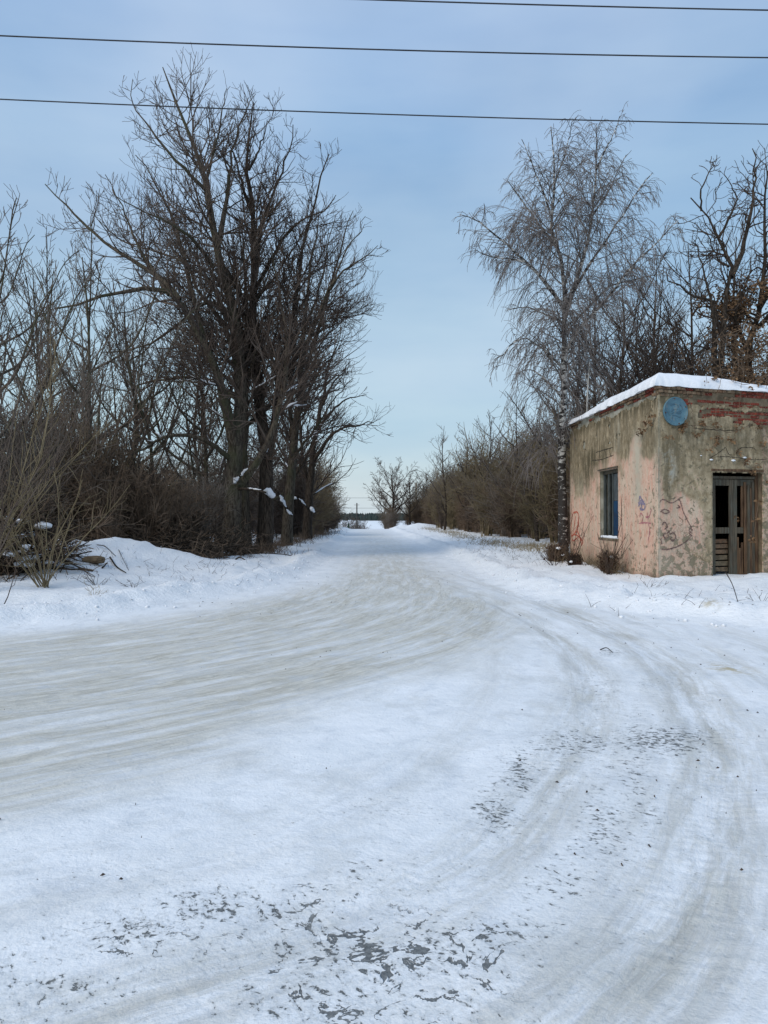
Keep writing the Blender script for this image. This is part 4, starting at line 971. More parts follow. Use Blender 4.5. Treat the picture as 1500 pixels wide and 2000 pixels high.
# plaster skins with holes where the brick shows
def wob(s, z, sd=0): return (fbm(s * 3.2, z * 3.2 + 5, 4, 91 + sd) - .5)
def exposed_front(s, z):
    w = wob(s, z) * .5
    a = (z + w * .5 > 4.22) & (s + w > .62)
    b = (z + w * .4 > 3.93) & (z + w * .4 < 4.135) & (s + w * 1.6 > 1.22)
    c = (z + w * .3 > 3.79) & (z < 4.0) & (s + w * 1.2 > 1.98) & (s < 2.35 + w) 
    d = (z + w * .3 > 3.78) & (z < 4.0) & (s + w * 1.2 > 2.72)
    return a | b | c | d
def exposed_left(s, z):
    w = wob(s, z, 7)
    return (z + w * .35 > 4.36) | ((w > .235) & (z > 3.6) & (z < 4.2))
def plaster(side, Lw, hole, zt):
    q2 = offset_poly(quad, .024)
    ax = dF if side == 'f' else dL
    cell = .028; ns = int(Lw / cell); nzv = int((zt - ZB) / cell)
    s = np.linspace(0, Lw, ns + 1); z = np.linspace(ZB, zt, nzv + 1); S, Zz = np.meshgrid(s, z)
    # slight ragged snap around openings
    corner = q2[0]
    off = dispf(S.ravel(), Zz.ravel(), side); nn = nF if side == 'f' else nL
    P = corner[None] + S.reshape(-1, 1) * ax[None] + off.reshape(-1, 1) * nn[None]
    rough = (fbm(Zz.ravel() * 4, Zz.ravel() * 0 + 3, 3, 66) - .5) * .075 * np.exp(-S.ravel() / .07)     # chipped corner
    bis = norm(nF + nL); P = P - np.abs(rough)[:, None] * bis[None]
    V = np.column_stack([P, Zz.ravel()])
    idx = np.arange(V.shape[0]).reshape(S.shape); Qd = np.stack([idx[:-1, :-1], idx[:-1, 1:], idx[1:, 1:], idx[1:, :-1]], -1)
    if side == 'l': Qd = Qd[..., ::-1]
    sc = (S[:-1, :-1] + S[1:, 1:]) / 2; zc = (Zz[:-1, :-1] + Zz[1:, 1:]) / 2
    s_off = (corner - A0) @ ax
    sw = sc + s_off
    if side == 'f': op = (sw > DOOR[0] - .005 + wob(zc * 2, zc) * .05) & (sw < DOOR[1]) & (zc < DOOR[3] + wob(sc * 2, sc) * .06); ex = exposed_front(sw, zc)
    else: op = (sw > WIN[0] + wob(zc * 2, zc) * .05) & (sw < WIN[1]) & (zc > WIN[2]) & (zc < WIN[3] + wob(sc * 2, sc) * .05); ex = exposed_left(sw, zc)
    keep = ~(op | ex)
    q = Qd[keep].reshape(-1, 4); used, inv = np.unique(q.ravel(), return_inverse=True)
    me = mesh_np('plaster', V[used], inv.reshape(-1, 4), M_PLAST)
    s_ = S.ravel()[used] + s_off; z_ = Zz.ravel()[used]
    a = me.attributes.new('wall_uv', 'FLOAT_VECTOR', 'POINT'); dat = np.zeros((len(used), 3), np.float32); dat[:, 0] = s_ if side == 'f' else -s_ - 20; dat[:, 1] = z_; a.data.foreach_set('vector', dat.ravel())
    g = lambda cs, cz, rs, rz: np.exp(-((s_ - cs) / rs) ** 2 - ((z_ - cz) / rz) ** 2)
    n = fbm(s_ * 1.5, z_ * 1.5, 3, 17)
    if side == 'f':
        pink = .95 * sstep(2.3, 1.6, z_) * sstep(1.6, 1.1, s_) * sstep(.05, .5, n) * .72 + .8 * g(.55, 1.95, .22, .35) + .6 * g(.95, 1.55, .25, .3) + .9 * g(0, 1.2, .16, 2.2)
        stain = .5 * sstep(2.2, 3.2, z_) * sstep(4.6, 3.9, z_) + .9 * sstep(4.05, 4.4, z_) + .5 * g(.3, 2.4, .35, .8)
        flake = .62 * sstep(1.9, 1.2, z_) * sstep(1.7, 1.0, s_) + .8 * sstep(.7, .3, z_) + .3 * g(.9, 2.4, .5, .3) + .25
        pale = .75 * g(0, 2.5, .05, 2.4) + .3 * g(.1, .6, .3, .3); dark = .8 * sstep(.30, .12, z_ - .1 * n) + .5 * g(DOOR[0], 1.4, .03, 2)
        blue = .5 * g(.22, 3.05, .12, .16) + .7 * g(.35, 2.7, .12, .3)
        flake = np.where(s_ > DOOR[1], .8, flake)
    else:
        up = sstep(2.3, 3.9, z_ + (n - .5) * 2.2 + .5 * (fbm(s_ * 4, z_ * .5, 3, 77) - .5))
        pink = (.50 + .62 * fbm(s_ * 2.2, z_ * .9, 4, 93) + .25 * (s_ < 2.7)) * (1 - up) + .35 * g(.6, 3.75, .4, .3) - .35 * g(6.4, 3.0, .9, .8) - .2 * sstep(.8, .2, z_)
        stain = .85 * sstep(4.0, 4.5, z_) + .55 * up + .9 * g(5.6, 2.9, .55, .5) + .9 * g(4.7, 3.3, .9, .3) + .55 * sstep(.95, .3, z_) * sstep(1.0, 4, s_) + .6 * g((WIN[0] + WIN[1]) / 2, .6, .7, .45) + .3 * g(.2, .4, .3, .3)
        flake = .28 * sstep(4, 2, z_) + .5 * g(.1, 1, .2, 1.5) + .5 * g(1.5, .4, 1.5, .3)
        pale = .85 * np.exp(-((s_ - 1.25) / .30) ** 2) * sstep(1.75, 2.2, z_) * sstep(3.9, 3.5, z_) + .6 * np.exp(-((s_ - 2.65) / .12) ** 2) * sstep(3.2, 3.5, z_) * sstep(4.3, 4.1, z_) + .5 * np.exp(-((s_ - 2.95) / .06) ** 2) * sstep(3.2, 3.5, z_) + .5 * g(.03, 2.8, .12, 1.4) + .35 * g(6.3, 2.6, .5, .3)
        dark = .7 * sstep(.25, .1, z_ - .2 * n); blue = np.zeros_like(s_)
    for an, ch in (('wmask', (pink, stain, flake)), ('wmask2', (pale, dark, blue))):
        a = me.color_attributes.new(an, 'FLOAT_COLOR', 'POINT'); dat = np.ones((len(used), 4), np.float32)
        for i in range(3): dat[:, i] = np.clip(ch[i], 0, 1)
        a.data.foreach_set('color', dat.ravel())
    o = onb(obj('plaster', me)); md = o.modifiers.new('thickness', 'SOLIDIFY'); md.thickness = .022; md.offset = -1
    return o
plaster('f', 4.4, None, 4.46); plaster('l', WL, None, 4.44)

# bricks, one by one, where the plaster has gone
def brick_mesh(nm, l, h, d, mat, seed):
    rg = np.random.default_rng(seed); me = bpy.data.meshes.new(nm)
    import bmesh
    bm = bmesh.new(); bmesh.ops.create_cube(bm, size=1)
    bmesh.ops.scale(bm, vec=(l, d, h), verts=bm.verts); bmesh.ops.bevel(bm, geom=bm.edges[:], offset=.007, segments=1, affect='EDGES')
    for v in bm.verts: v.co += Vector(rg.normal(size=3) * .0022)
    bm.to_mesh(me); bm.free(); me.materials.append(mat); return me
BR = [brick_mesh('brick', .245, .062, .09, M_BRICK, i) for i in range(4)]; BRD = [brick_mesh('brick', .118, .066, .14, M_BRICKD, 20 + i) for i in range(4)]
BRL = [brick_mesh('brick', .245, .066, .12, M_BRICKD, 40 + i) for i in range(3)]
rg = np.random.default_rng(3); nb = 0
angF = math.atan2(dF[1], dF[0]); angL = math.atan2(dL[1], dL[0])
def put_brick(me, s, z, off, side, tilt=0):
    global nb
    p = wpt([s], [z], [off], side)[0]; o = obj('brick', me); onb(o); o.location = (p[0] - BO[0], p[1] - BO[1], p[2])
    o.rotation_euler = (0, rg.normal() * .012 + tilt, (angF if side == 'f' else angL) + rg.normal() * .012); nb += 1; return o
row = 0; z = 3.84
while z < 4.36:
    s = .45 + (.128 if row % 2 else 0)
    while s < 3.75:
        if exposed_front(np.array([s]), np.array([z]))[0] or exposed_front(np.array([s + .1]), np.array([z]))[0]:
            if rg.random() > .05: put_brick(BR[rg.integers(4)], s, z, -.035 + rg.normal() * .006 - (.02 if rg.random() < .12 else 0), 'f')
        s += .257
    z += .0765; row += 1
# projecting cornice: header courses, broken away in places
for r_, (zc, of) in enumerate(((4.40, .015), (4.474, .045), (4.55, .075))):
    s = -.02 + .06 * (r_ % 2)
    while s < 3.7:
        gone = fbm(s * 1.6, r_ * 3.3, 3, 12)
        if not (s > .9 and gone > .60 - .02 * r_) and rg.random() > .03:
            red = s > .7 and fbm(s * .9, r_ * .7, 2, 5) > .40
            o = put_brick(BRD[rg.integers(4)] if not red else BR[rg.integers(4)], s + (.06 if red else 0), zc + rg.normal() * .003, of - .05 + rg.normal() * .009 - (.0 if not red else .03), 'f'); s += .128 * (1 + red)
        s += .0 if rg.random() > 2 else .128 * 0 + (.128 if (s > .9 and gone > .60 - .02 * r_) else .002)
        if nb > 270: break
    s = .12
for r_, (zc, of) in enumerate(((4.475, .035), (4.551, .07))):
    s = .10 + .12 * (r_ % 2)
    while s < WL - .1:
        if fbm(s * 1.4, r_ * 2.3, 3, 33) < .62 and rg.random() > .05: put_brick(BRL[rg.integers(3)] if fbm(s * 1.1, r_ * 1.9, 3, 35) < .5 else BR[rg.integers(4)], s, zc + rg.normal() * .004, of - .055 + rg.normal() * .012, 'l')
        s += .257
# lintel cracks and ledge pieces above the openings
M_CRACK = simple('crack_shadow_gap', (.02, .016, .012), (.04, .03, .024), 8)
def wline(pxs, side, wdt, mat, name, off=.0035, jit=.0, n=None):
    pts = np.array([hitpx(u, v, side) for u, v in pxs]); n = n or max(8, int(len(pts) * 7))
    c = catmull(pts, n)
    if jit: c = c + rg.normal(size=c.shape) * jit
    t = norm(np.gradient(c, axis=0)); nn = np.column_stack([-t[:, 1], t[:, 0]])
    w = wdt * (.55 + .9 * rg.random(n)) * np.minimum(1, np.minimum(np.arange(n) + 1, np.arange(n)[::-1] + 1) / 3.)
    a = c + nn * w[:, None] / 2; b = c - nn * w[:, None] / 2
    cor = offset_poly(quad, .024)[0]
    def P(q): return wpt(q[:, 0], q[:, 1], .024 + dispf(q[:, 0], q[:, 1], side) + off, side)
    Va, Vb = P(a), P(b); V = np.vstack([Va, Vb]); i = np.arange(n - 1)
    Fq = np.column_stack([i, i + 1, n + i + 1, n + i])
    return V, Fq
def strokes(name, groups, side, wdt, mat, label=None, jit=.004):
    v, f = merge([wline(g, side, wdt, mat, name, jit=jit, off=.0035 + .0011 * j) for j, g in enumerate(groups)])
    o = onb(obj(name, mesh_np(name, v, f, mat, False)));
    if label: o['label'] = label
    return o
strokes('crack', [[(1393, 893), (1415, 892), (1440, 894), (1455, 897), (1478, 898), (1500, 896)], [(1385, 895), (1400, 886), (1410, 878), (1416, 875), (1421, 886), (1428, 889)], [(1436, 886), (1446, 875), (1460, 874), (1472, 876), (1476, 884)], [(1352, 836), (1385, 839), (1420, 841), (1440, 840)]], 'f', .013, M_CRACK)
strokes('crack', [[(1158, 899), (1175, 898), (1190, 893), (1201, 889)], [(1166, 884), (1177, 880), (1188, 877), (1200, 873)], [(1173, 884), (1174, 892), (1176, 899)], [(1184, 879), (1186, 888), (1187, 894)], [(1192, 876), (1194, 886), (1196, 890)], [(1216, 970), (1216, 1010), (1218, 1050), (1216, 1090)]], 'l', .02, M_CRACK)
M_GRR = simple('faded_red_spray_paint', (.42, .075, .045), (.52, .16, .10), 12); M_GRD = simple('dark_plum_spray_paint', (.11, .06, .055), (.24, .16, .13), 12)
M_GRM = simple('faded_magenta_paint', (.36, .12, .14), (.48, .22, .22), 12); M_GRP = simple('faded_violet_paint', (.16, .14, .21), (.30, .25, .30), 12)
strokes('graffiti', [[(1121, 1002), (1118, 1020), (1117, 1040), (1120, 1058)], [(1121, 1002), (1128, 1000), (1132, 1006), (1130, 1025), (1126, 1042)], [(1126, 1008), (1123, 1028), (1121, 1045), (1129, 1032), (1133, 1012)], [(1117, 1047), (1126, 1044), (1134, 1050), (1138, 1056)], [(1133, 1020), (1130, 1036), (1134, 1048), (1137, 1062)], [(1118, 1048), (1122, 1056), (1130, 1050)], [(1136, 1050), (1139, 1058), (1137, 1066)]], 'l', .05, M_GRR, 'red spray scribble at the far end of the side wall')
strokes('graffiti', [[(1250, 1022), (1262, 1021), (1274, 1022)], [(1256, 1012), (1257, 1024)], [(1266, 1000), (1268, 1022), (1271, 1040), (1267, 1056)], [(1262, 1010), (1270, 1008), (1276, 992)], [(1252, 1010), (1254, 1002), (1258, 1008)]], 'l', .032, M_GRM, 'faint magenta lettering strokes beside the corner')
strokes('graffiti', [[(1250, 976), (1252, 970), (1255, 975), (1256, 992)], [(1249, 990), (1252, 980), (1258, 978), (1262, 988), (1258, 995), (1251, 993)], [(1249, 982), (1262, 984)]], 'l', .055, M_GRP, 'violet smudge of paint on the side wall', .012)
strokes('graffiti', [[(1287, 982), (1291, 976), (1299, 977), (1304, 981), (1312, 982), (1320, 978), (1325, 975), (1329, 985), (1333, 999), (1339, 1012), (1345, 1024), (1350, 1036)],
                     [(1350, 1028), (1344, 1036), (1350, 1042)], [(1351, 1034), (1345, 1042), (1351, 1047)], [(1349, 1046), (1340, 1056), (1328, 1064), (1314, 1070), (1299, 1073), (1288, 1072)],
                     [(1322, 986), (1326, 991), (1319, 992)], [(1288, 1000), (1296, 995), (1306, 999), (1298, 1003), (1290, 999)], [(1299, 1040), (1294, 1046), (1298, 1052), (1304, 1048), (1302, 1041), (1308, 1036)],
                     [(1306, 1044), (1314, 1040), (1318, 1048), (1313, 1056), (1308, 1053), (1311, 1049)], [(1290, 1026), (1296, 1020), (1302, 1028), (1296, 1034)], [(1286, 1050), (1290, 1058), (1288, 1064)]], 'f', .023, M_GRD, 'dark curling spray-paint tag beside the corner', .003)
# snow crumbs on the little ledge over the door and the plaster lips
k = MB()
for u, v, r_ in ((1387, 898, .035), (1430, 899.5, .045), (1452, 894, .04), (1367, 890, .02)):
    s, z = hitpx(u, v, 'f'); p = wpt([s], [z], [.045], 'f')[0]; k.tube([p - np.r_[dF, 0] * r_ * 1.3, p, p + np.r_[dF, 0] * r_ * 1.3], [r_ * .3, r_ * .6, r_ * .25], 7)
onb(k.build('snow_crumbs', M_SNOW, bld, True))['kind'] = 'stuff'

# blue disc with embossed figures
sc_, zc_ = hitpx(1316, 804, 'f'); rD = 28 / F * 17.7
disc = MB(); cc = wpt([sc_], [zc_], [0], 'f')[0]; ux = np.r_[dF, 0]; uz = np.array([0, 0, 1.]); un = np.r_[nF, 0]
def dpt(r, a, off): return cc + ux * r * math.cos(a) + uz * r * math.sin(a) + un * off
N = 48; prof = [(rD * .98, .035), (rD, .06), (rD, .085), (rD * .975, .095), (rD * .945, .088), (rD * .93, .078), (rD * .5, .088), (rD * .02, .092)]
V = [dpt(r, 2 * math.pi * i / N, o) for r, o in prof for i in range(N)]
disc.add(V, [(j * N + i, j * N + (i + 1) % N, (j + 1) * N + (i + 1) % N, (j + 1) * N + i) for j in range(len(prof) - 1) for i in range(N)])
def blue_mat(nm, a, b):
    m = Mat(nm, .55, .35); o = m.obj(); f = m.noise(o, 7, 6, .65); g = m.noise(m.mapping(o, (1, 1, .25)), 16, 4, .6)
    c = m.mix(m.ramp(f, .3, .7), a, b); c = m.mix(m.ramp(g, .58, .7, 0, .7), c, (.20, .21, .19)); c = m.mix(m.ramp(m.noise(o, 30, 3, .6), .66, .7, 0, .8), c, (.16, .09, .05)); m.col(c); m.bump(f, .3, .01); return m.m
M_WOODB_EARLY = simple('rust', (.07, .03, .018), (.16, .07, .035), 12)
M_BLUE = blue_mat('faded_blue_enamel', (.060, .135, .18), (.10, .195, .235)); M_BLUED = blue_mat('worn_dark_blue_paint', (.045, .10, .14), (.075, .145, .18))
ds = onb(disc.build('blue_disc', M_BLUE, bld, True)); ds['label'] = 'round faded blue metal disc with embossed lines beside the corner'
k = MB()
for cv in ([(-.45, .35), (-.2, .5), (.15, .42), (.1, .15), (-.25, .1), (-.35, -.05)], [(.3, .5), (.5, .3), (.4, .05), (.05, -.05), (-.1, .05)], [(-.45, -.2), (-.15, -.1), (.2, -.15), (.45, -.05)], [(-.35, -.5), (-.3, -.3), (.05, -.32), (.3, -.42), (.4, -.28)], [(-.6, .1), (-.62, -.1), (-.5, -.3)]):
    c = catmull(np.array(cv) * rD, 22); k.tube([cc + ux * x + uz * y + un * .088 for x, y in c], [.011] * 22, 6)
e_ = k.build('embossed_figure', M_BLUED, ds, True)
for a_ in (.4, 1.7, 3.3, 5.0):
    k = MB(); b_ = [dpt(rD * .87, a_, o_) for o_ in (.07, .10)]; k.tube(b_, [.014, .012], 6); k.build('bolt', M_WOODB_EARLY, ds, True)

# ---- door: weathered double leaf
M_WOOD = Mat('weathered_grey_wood', .85, .15)
_o = M_WOOD.obj(); _f = M_WOOD.noise(M_WOOD.mapping(_o, (14, 14, .7)), 2.2, 6, .65); _g = M_WOOD.noise(_o, 2.5, 4)
M_WOOD.col(M_WOOD.mix(M_WOOD.ramp(_f, .35, .65), M_WOOD.mix(M_WOOD.rnd(), (.05, .042, .03), (.055, .038, .025)), M_WOOD.mix(M_WOOD.ramp(_g, .4, .6), (.145, .12, .085), (.10, .10, .08)))); M_WOOD.bump(_f, .8, .012); M_WOOD = M_WOOD.m
M_WOODB = simple('rotten_brown_wood', (.06, .035, .022), (.15, .09, .05), 4, .9, .8, .01, (6, 6, .6))
def wbox(s0, s1, z0, z1, o0, o1, side, name, mat, parent=None, bevel=.005, tilt=0):
    k = MB(); P = []
    for z in (z0, z1):
        for s, o in ((s0, o1), (s1, o1), (s1, o0), (s0, o0)):
            ss = s + (tilt * (z - z0)); P.append(wpt([ss], [z], [o], side)[0])
    if side == 'l': P = [P[1], P[0], P[3], P[2], P[5], P[4], P[7], P[6]]
    k.hexa(P); ob = k.build(name, mat, None, False, bevel)
    if parent is None: onb(ob)
    else: ob.parent = parent
    return ob
def door_part(cx_s, name):
    o = MB(); return o
D0, D1, DZ = DOOR[0], DOOR[1], DOOR[3]
fr = wbox(D0 + .012, D0 + .105, .0, DZ - .03, -.22, -.10, 'f', 'door_frame', M_WOODB)
def sub(par, *a, **k): 
    ob = wbox(*a, **k); ob.parent = par; ob.location = (0, 0, 0); return ob
def subbox(par, s0, s1, z0, z1, o0, o1, side, name, mat, **k):
    ob = wbox(s0, s1, z0, z1, o0, o1, side, name, mat, parent=par, **k); return ob
subbox(fr, D1 - .09, D1 - .012, .0, DZ - .03, -.22, -.10, 'f', 'jamb', M_WOODB)
subbox(fr, D0 + .105, D1 - .09, DZ - .15, DZ - .085, -.21, -.11, 'f', 'head', M_WOOD)
def leaf(name, s0, s1, z0, z1, label, board=False, tilt=0.0):
    st = .105
    pa = wbox(s0, s0 + st, z0, z1, -.19, -.145, 'f', name, M_WOOD); pa['label'] = label
    subbox(pa, s1 - st, s1, z0, z1, -.188, -.143, 'f', 'stile', M_WOOD)
    subbox(pa, s0 + st, s1 - st, z1 - .15, z1, -.186, -.148, 'f', 'rail', M_WOOD)
    zm = 1.30
    subbox(pa, s0 + st, s1 - st, zm - .09, zm + .055, -.186, -.148, 'f', 'rail', M_WOOD)
    return pa
mid = (D0 + D1) / 2 + .015
lf = leaf('door_leaf', D0 + .115, mid - .004, .1, DZ - .16, 'left door leaf with empty panes and bricks showing in its bottom panel')
rl = leaf('door_leaf', mid + .004, D1 - .10, .1, DZ - .16, 'right door leaf boarded with ragged planks')
pa = rl
# planks on the right leaf
xs_ = np.linspace(mid + .30, D1 - .10, 5)
for i in range(4): subbox(rl, xs_[i] + .004, xs_[i + 1] - .004, .12 + .05 * (i % 3), DZ - .22 - .07 * ((i * 7) % 3), -.140 + .004 * (i % 2), -.112 + .004 * (i % 2), 'f', 'plank', M_WOOD if i % 2 else M_WOODB, tilt=(.008 if i == 1 else -.004))
for i in range(3): subbox(rl, mid + .115 + i * .066, mid + .172 + i * .066, .15, 1.12 - .13 * ((i * 5) % 3), -.178, -.155, 'f', 'plank', M_WOODB)
subbox(rl, mid + .24, mid + .30, 1.36, DZ - .31, -.178, -.15, 'f', 'plank', M_WOODB)
# bricks and blocks stacked in the bottom panel of the left leaf
for i, (z, hgt, c1) in enumerate(((.36, .11, 0), (.50, .12, 1), (.64, .12, 1), (.78, .11, 0), (.91, .11, 0), (1.03, .11, 0))):
    m_ = M_BRICKD if c1 == 0 else M_CORE
    wbox(D0 + .20 + rg.normal() * .006, mid - .085 + rg.normal() * .01, z - hgt / 2, z + hgt / 2 - .008, -.42, -.225 + rg.normal() * .01, 'f', 'infill_block', m_, bevel=.012)
# darkness board inside the glassless panes is simply the unlit room; jagged lintel beam
wbox(D0 - .05, D1 + .04, DZ + .012, DZ + .075, -.06, .034, 'f', 'lintel', M_WOODB, bevel=.012)

# ---- window
W0, W1, WZ0, WZ1 = WIN
wf = wbox(W0 + .01, W1 - .01, WZ1 - .10, WZ1 - .012, -.14, -.08, 'l', 'window_frame', M_WOOD)
M_WBLUE = simple('grey_blue_window_paint', (.04, .048, .047), (.095, .105, .10), 5, .8, .5, .008, (3, 3, .8))
for s in (W0 + .02, W0 + .80, W0 + 1.12, W1 - .09):
    subbox(wf, s, s + .07, WZ0 + .07, WZ1 - .103, -.138, -.085, 'l', 'mullion', M_WBLUE)
subbox(wf, W0 + .01, W1 - .01, WZ0 + .01, WZ0 + .065, -.14, -.08, 'l', 'bottom_rail', M_WBLUE)
subbox(wf, W0 + .10, W0 + .79, WZ0 + .075, WZ0 + 1.02, -.128, -.108, 'l', 'blue_board', simple('deep_blue_board', (.008, .03, .07), (.012, .05, .105), 3))
subbox(wf, W0 + .10, W0 + .79, WZ0 + 1.03, WZ1 - .12, -.128, -.112, 'l', 'upper_pane', simple('dusty_glass', (.05, .06, .065), (.09, .105, .11), 3, .25, .1))
wbox(W0 - .05, W1 + .05, WZ0 - .055, WZ0 + .004, -.075, .05, 'l', 'window_sill', M_CORE, bevel=.01)
wbox(W0 - .02, W1 + .06, WZ1 + .01, WZ1 + .05, -.02, .06, 'l', 'drip_board', M_WOOD, bevel=.006)
k = MB(); p = [wpt([s], [WZ0 + .03], [-.01], 'l')[0] for s in np.linspace(W0 + .02, W1 - .03, 12)]; k.tube(p, [.03, .045, .05, .04, .045, .055, .05, .04, .045, .04, .045, .02], 8)
onb(k.build('sill_snow', M_SNOW, bld, True))

# ---- snow slab on the roof
def roof_snow():
    q = offset_poly(quad, .13); N1, N2 = 130, 130
    # finer sampling towards the rims
    def rim(n): t = np.linspace(0, 1, n); return .5 - .5 * np.cos(np.pi * t)
    a, b = np.meshgrid(rim(N1), rim(N2))
    P = (q[0][None] * ((1 - a) * (1 - b)).reshape(-1, 1) + q[1][None] * (a * (1 - b)).reshape(-1, 1) + q[2][None] * (a * b).reshape(-1, 1) + q[3][None] * ((1 - a) * b).reshape(-1, 1))
    x, y = P[:, 0], P[:, 1]
    e = np.minimum(np.minimum(a * WF, (1 - a) * WF), np.minimum(b * WL, (1 - b) * WL)).ravel()
    e_in = e
    thick = .31 - .12 * sstep(1.2, 3.4, (a * WF).ravel()) * (b.ravel() < .4) - .11 * sstep(3, 7.6, (b * WL).ravel()) + .05 * (fbm(x * .8, y * .8, 3, 4) - .5) * 2
    zt = ZT + .012 + thick * np.sqrt(np.clip(1 - (1 - np.clip(e_in / .42, 0, 1)) ** 2.4, 0, 1)) + .03 * (fbm(x * 3.5, y * 3.5, 3, 14) - .5) * np.clip(e_in / .2, 0, 1)
    push = (fbm(x * 3.0, y * 3.0, 4, 24) - .55) * .22 * np.exp(-e / .12); cen = np.mean(q, axis=0); dr = norm(P - cen); P = P + dr * push[:, None]
    sag = -.05 * np.exp(-e / .05) * fbm(x * 4, y * 4, 3, 31)
    top = np.column_stack([P, zt + sag]); bot = np.column_stack([P, np.full(len(P), ZT + .006) + sag - .004])
    i = np.arange(N1 * N2).reshape(N2, N1); Qd = np.stack([i[:-1, :-1], i[:-1, 1:], i[1:, 1:], i[1:, :-1]], -1).reshape(-1, 4)
    n = N1 * N2; ring = np.r_[i[0, :], i[1:, -1], i[-1, -2::-1], i[-2:0:-1, 0]]; nx_ = np.roll(ring, -1)
    side = np.column_stack([ring + n, nx_ + n, nx_, ring])
    o = obj('roof_snow', mesh_np('roof_snow', np.vstack([top, bot]), np.vstack([Qd, Qd[:, ::-1] + n, side]), M_SNOW))
    tag(o, 'thick rounded snow layer lying on the flat roof of the old building', 'snow')
roof_snow()
# thin pale pipe standing on the roof
p0 = at(1146, 800, 24.0); p0[2] = 4.7
k = MB(); k.tube([(0, 0, -.1), (.02, 0, .6), (.06, 0, 1.3), (.10, 0, 1.75)], [.024, .022, .018, .014], 6)
k.tube([(.06, 0, 1.3), (.12, 0, 1.36), (.17, 0, 1.5)], [.012, .010, .008], 5); k.tube([(.03, 0, 1.1), (-.02, 0, 1.2), (-.04, 0, 1.38)], [.012, .009, .008], 5)
o = k.build('roof_pole', simple('pale_peeled_wood', (.36, .34, .30), (.5, .48, .44), 5), None, True); o.location = p0; tag(o, 'thin pale forked pole standing up at the back edge of the snowy roof', 'pole')

# ---- dead creeper with leaf clusters on the front wall
rg = np.random.default_rng(42)
cre = empty('wild_vine', (*(A0 + dF * 1.5 + nF * .1), 3.5), 'thin dead vine with brown leaf clusters hanging on the upper front wall', 'vine')
VO = np.array([*(A0 + dF * 1.5 + nF * .1), 3.5])
cl = [(1280, 812), (1277, 824), (1258, 843), (1264, 842), (1270, 828), (1328, 832), (1335, 828), (1303, 851), (1324, 843), (1366, 825), (1372, 830), (1393, 828), (1352, 846), (1362, 847), (1388, 857), (1396, 862), (1399, 855), (1425, 857), (1421, 860), (1438, 840), (1383, 878), (1438, 883), (1484, 865), (1480, 835), (1418, 752), (1430, 738), (1397, 737), (1475, 746), (1459, 762), (1371, 748), (1450, 905), (1467, 922), (1474, 912), (1436, 1011), (1472, 1014), (1463, 1054), (1480, 975), (1490, 940)]
V = []; T = []; nn_ = 0
cen = []
for (u, v) in cl:
    s, z = hitpx(u, v, 'f') if u > 1283 else hitpx(u, v, 'l')
    for q_ in range(rg.integers(1, 3)):
        cen.append(wpt([s + rg.normal() * .03], [z + rg.normal() * .03], [.07 + rg.random() * .06], 'f' if u > 1283 else 'l')[0])
cen = np.array(cen) - VO
leaf_mesh('leaves', rg, np.repeat(cen, 7, 0), len(cen) * 9, .028, .075, M_LEAF, cre)['kind'] = 'stuff'
P = []
for pts in ([(1500, 720), (1470, 745), (1440, 752), (1400, 735), (1372, 728), (1370, 750)], [(1500, 800), (1460, 830), (1420, 845), (1380, 835), (1330, 830)], [(1440, 745), (1438, 800), (1430, 850), (1437, 885)], [(1490, 740), (1480, 830), (1486, 900), (1478, 960), (1466, 1050)], [(1400, 740), (1392, 800), (1396, 860), (1383, 880)], [(1330, 760), (1345, 800), (1352, 845)], [(1480, 905), (1460, 915), (1445, 905)]):
    P.append(catmull(np.array([wpt([hitpx(u, v, 'f')[0]], [hitpx(u, v, 'f')[1]], [.10 if v > 770 else .16], 'f')[0] for u, v in pts]) - VO, 24) + rg.normal(size=(24, 3)) * .008)
P = np.array(P); R = np.full(P.shape[:2], .006)
v, f = merge([tubes(P, R, 4)]); obj('vine_stems', mesh_np('vine_stems', v, f, M_TWIGR), cre)

# ------------------------------------------------------------------ dead bushes against the side wall
def dead_bush(x, y, h, w, seed, label, snow=1):
    rg = np.random.default_rng(seed); z = gz(x, y) - .05; r = empty('dead_bush', (x, y, z), label, 'bush')
    n = 260; P = np.empty((n, 6, 3)); a = rg.uniform(0, 6.28, n); rr = w * rg.uniform(.0, .75, n)
    P[:, 0] = np.column_stack([rr * np.cos(a), rr * np.sin(a), -.05 * np.ones(n)]); d = norm(np.column_stack([np.cos(a) * .12, np.sin(a) * .12, np.ones(n)]) + rg.normal(size=(n, 3)) * .15)
    L_ = h * rg.uniform(.35, 1, n)
    for q in range(1, 6): d = norm(d + rg.normal(size=(n, 3)) * .16 + [0, 0, .05]); P[:, q] = P[:, q - 1] + d * (L_ / 5)[:, None]
    Rr = np.full(P.shape[:2], .011) * np.linspace(1.3, .6, 6)[None]
    s2 = spawn(rg, P, Rr, dens=6, tmin=.2, tmax=1, ang=(45, 20), ratio=.3, lmin=.05, lmax=.16, up=0, wig=.3, K=3, rf=.7, rtip=.005)
    v, f = merge([tubes(P, Rr, 4), tubes(*s2)]); obj('stems', mesh_np('stems', v, f, M_TWIGR if seed % 2 else M_TWIGD), r)
    leaf_mesh('dead_leaves', rg, P[:, 2:].reshape(-1, 3) * [.85, .85, .9], 900, .05, .06, simple('dark_dead_leaves', (.03, .016, .011), (.075, .04, .025), 6), r)['kind'] = 'stuff'
    for i in range(snow): lump(.03 + rg.normal() * w * .5, -w * .8, h * (.35 + .3 * i), .045 + .015 * (i % 2), r, rg, 'snow_cap', (1.2, .9, .7))
    return r
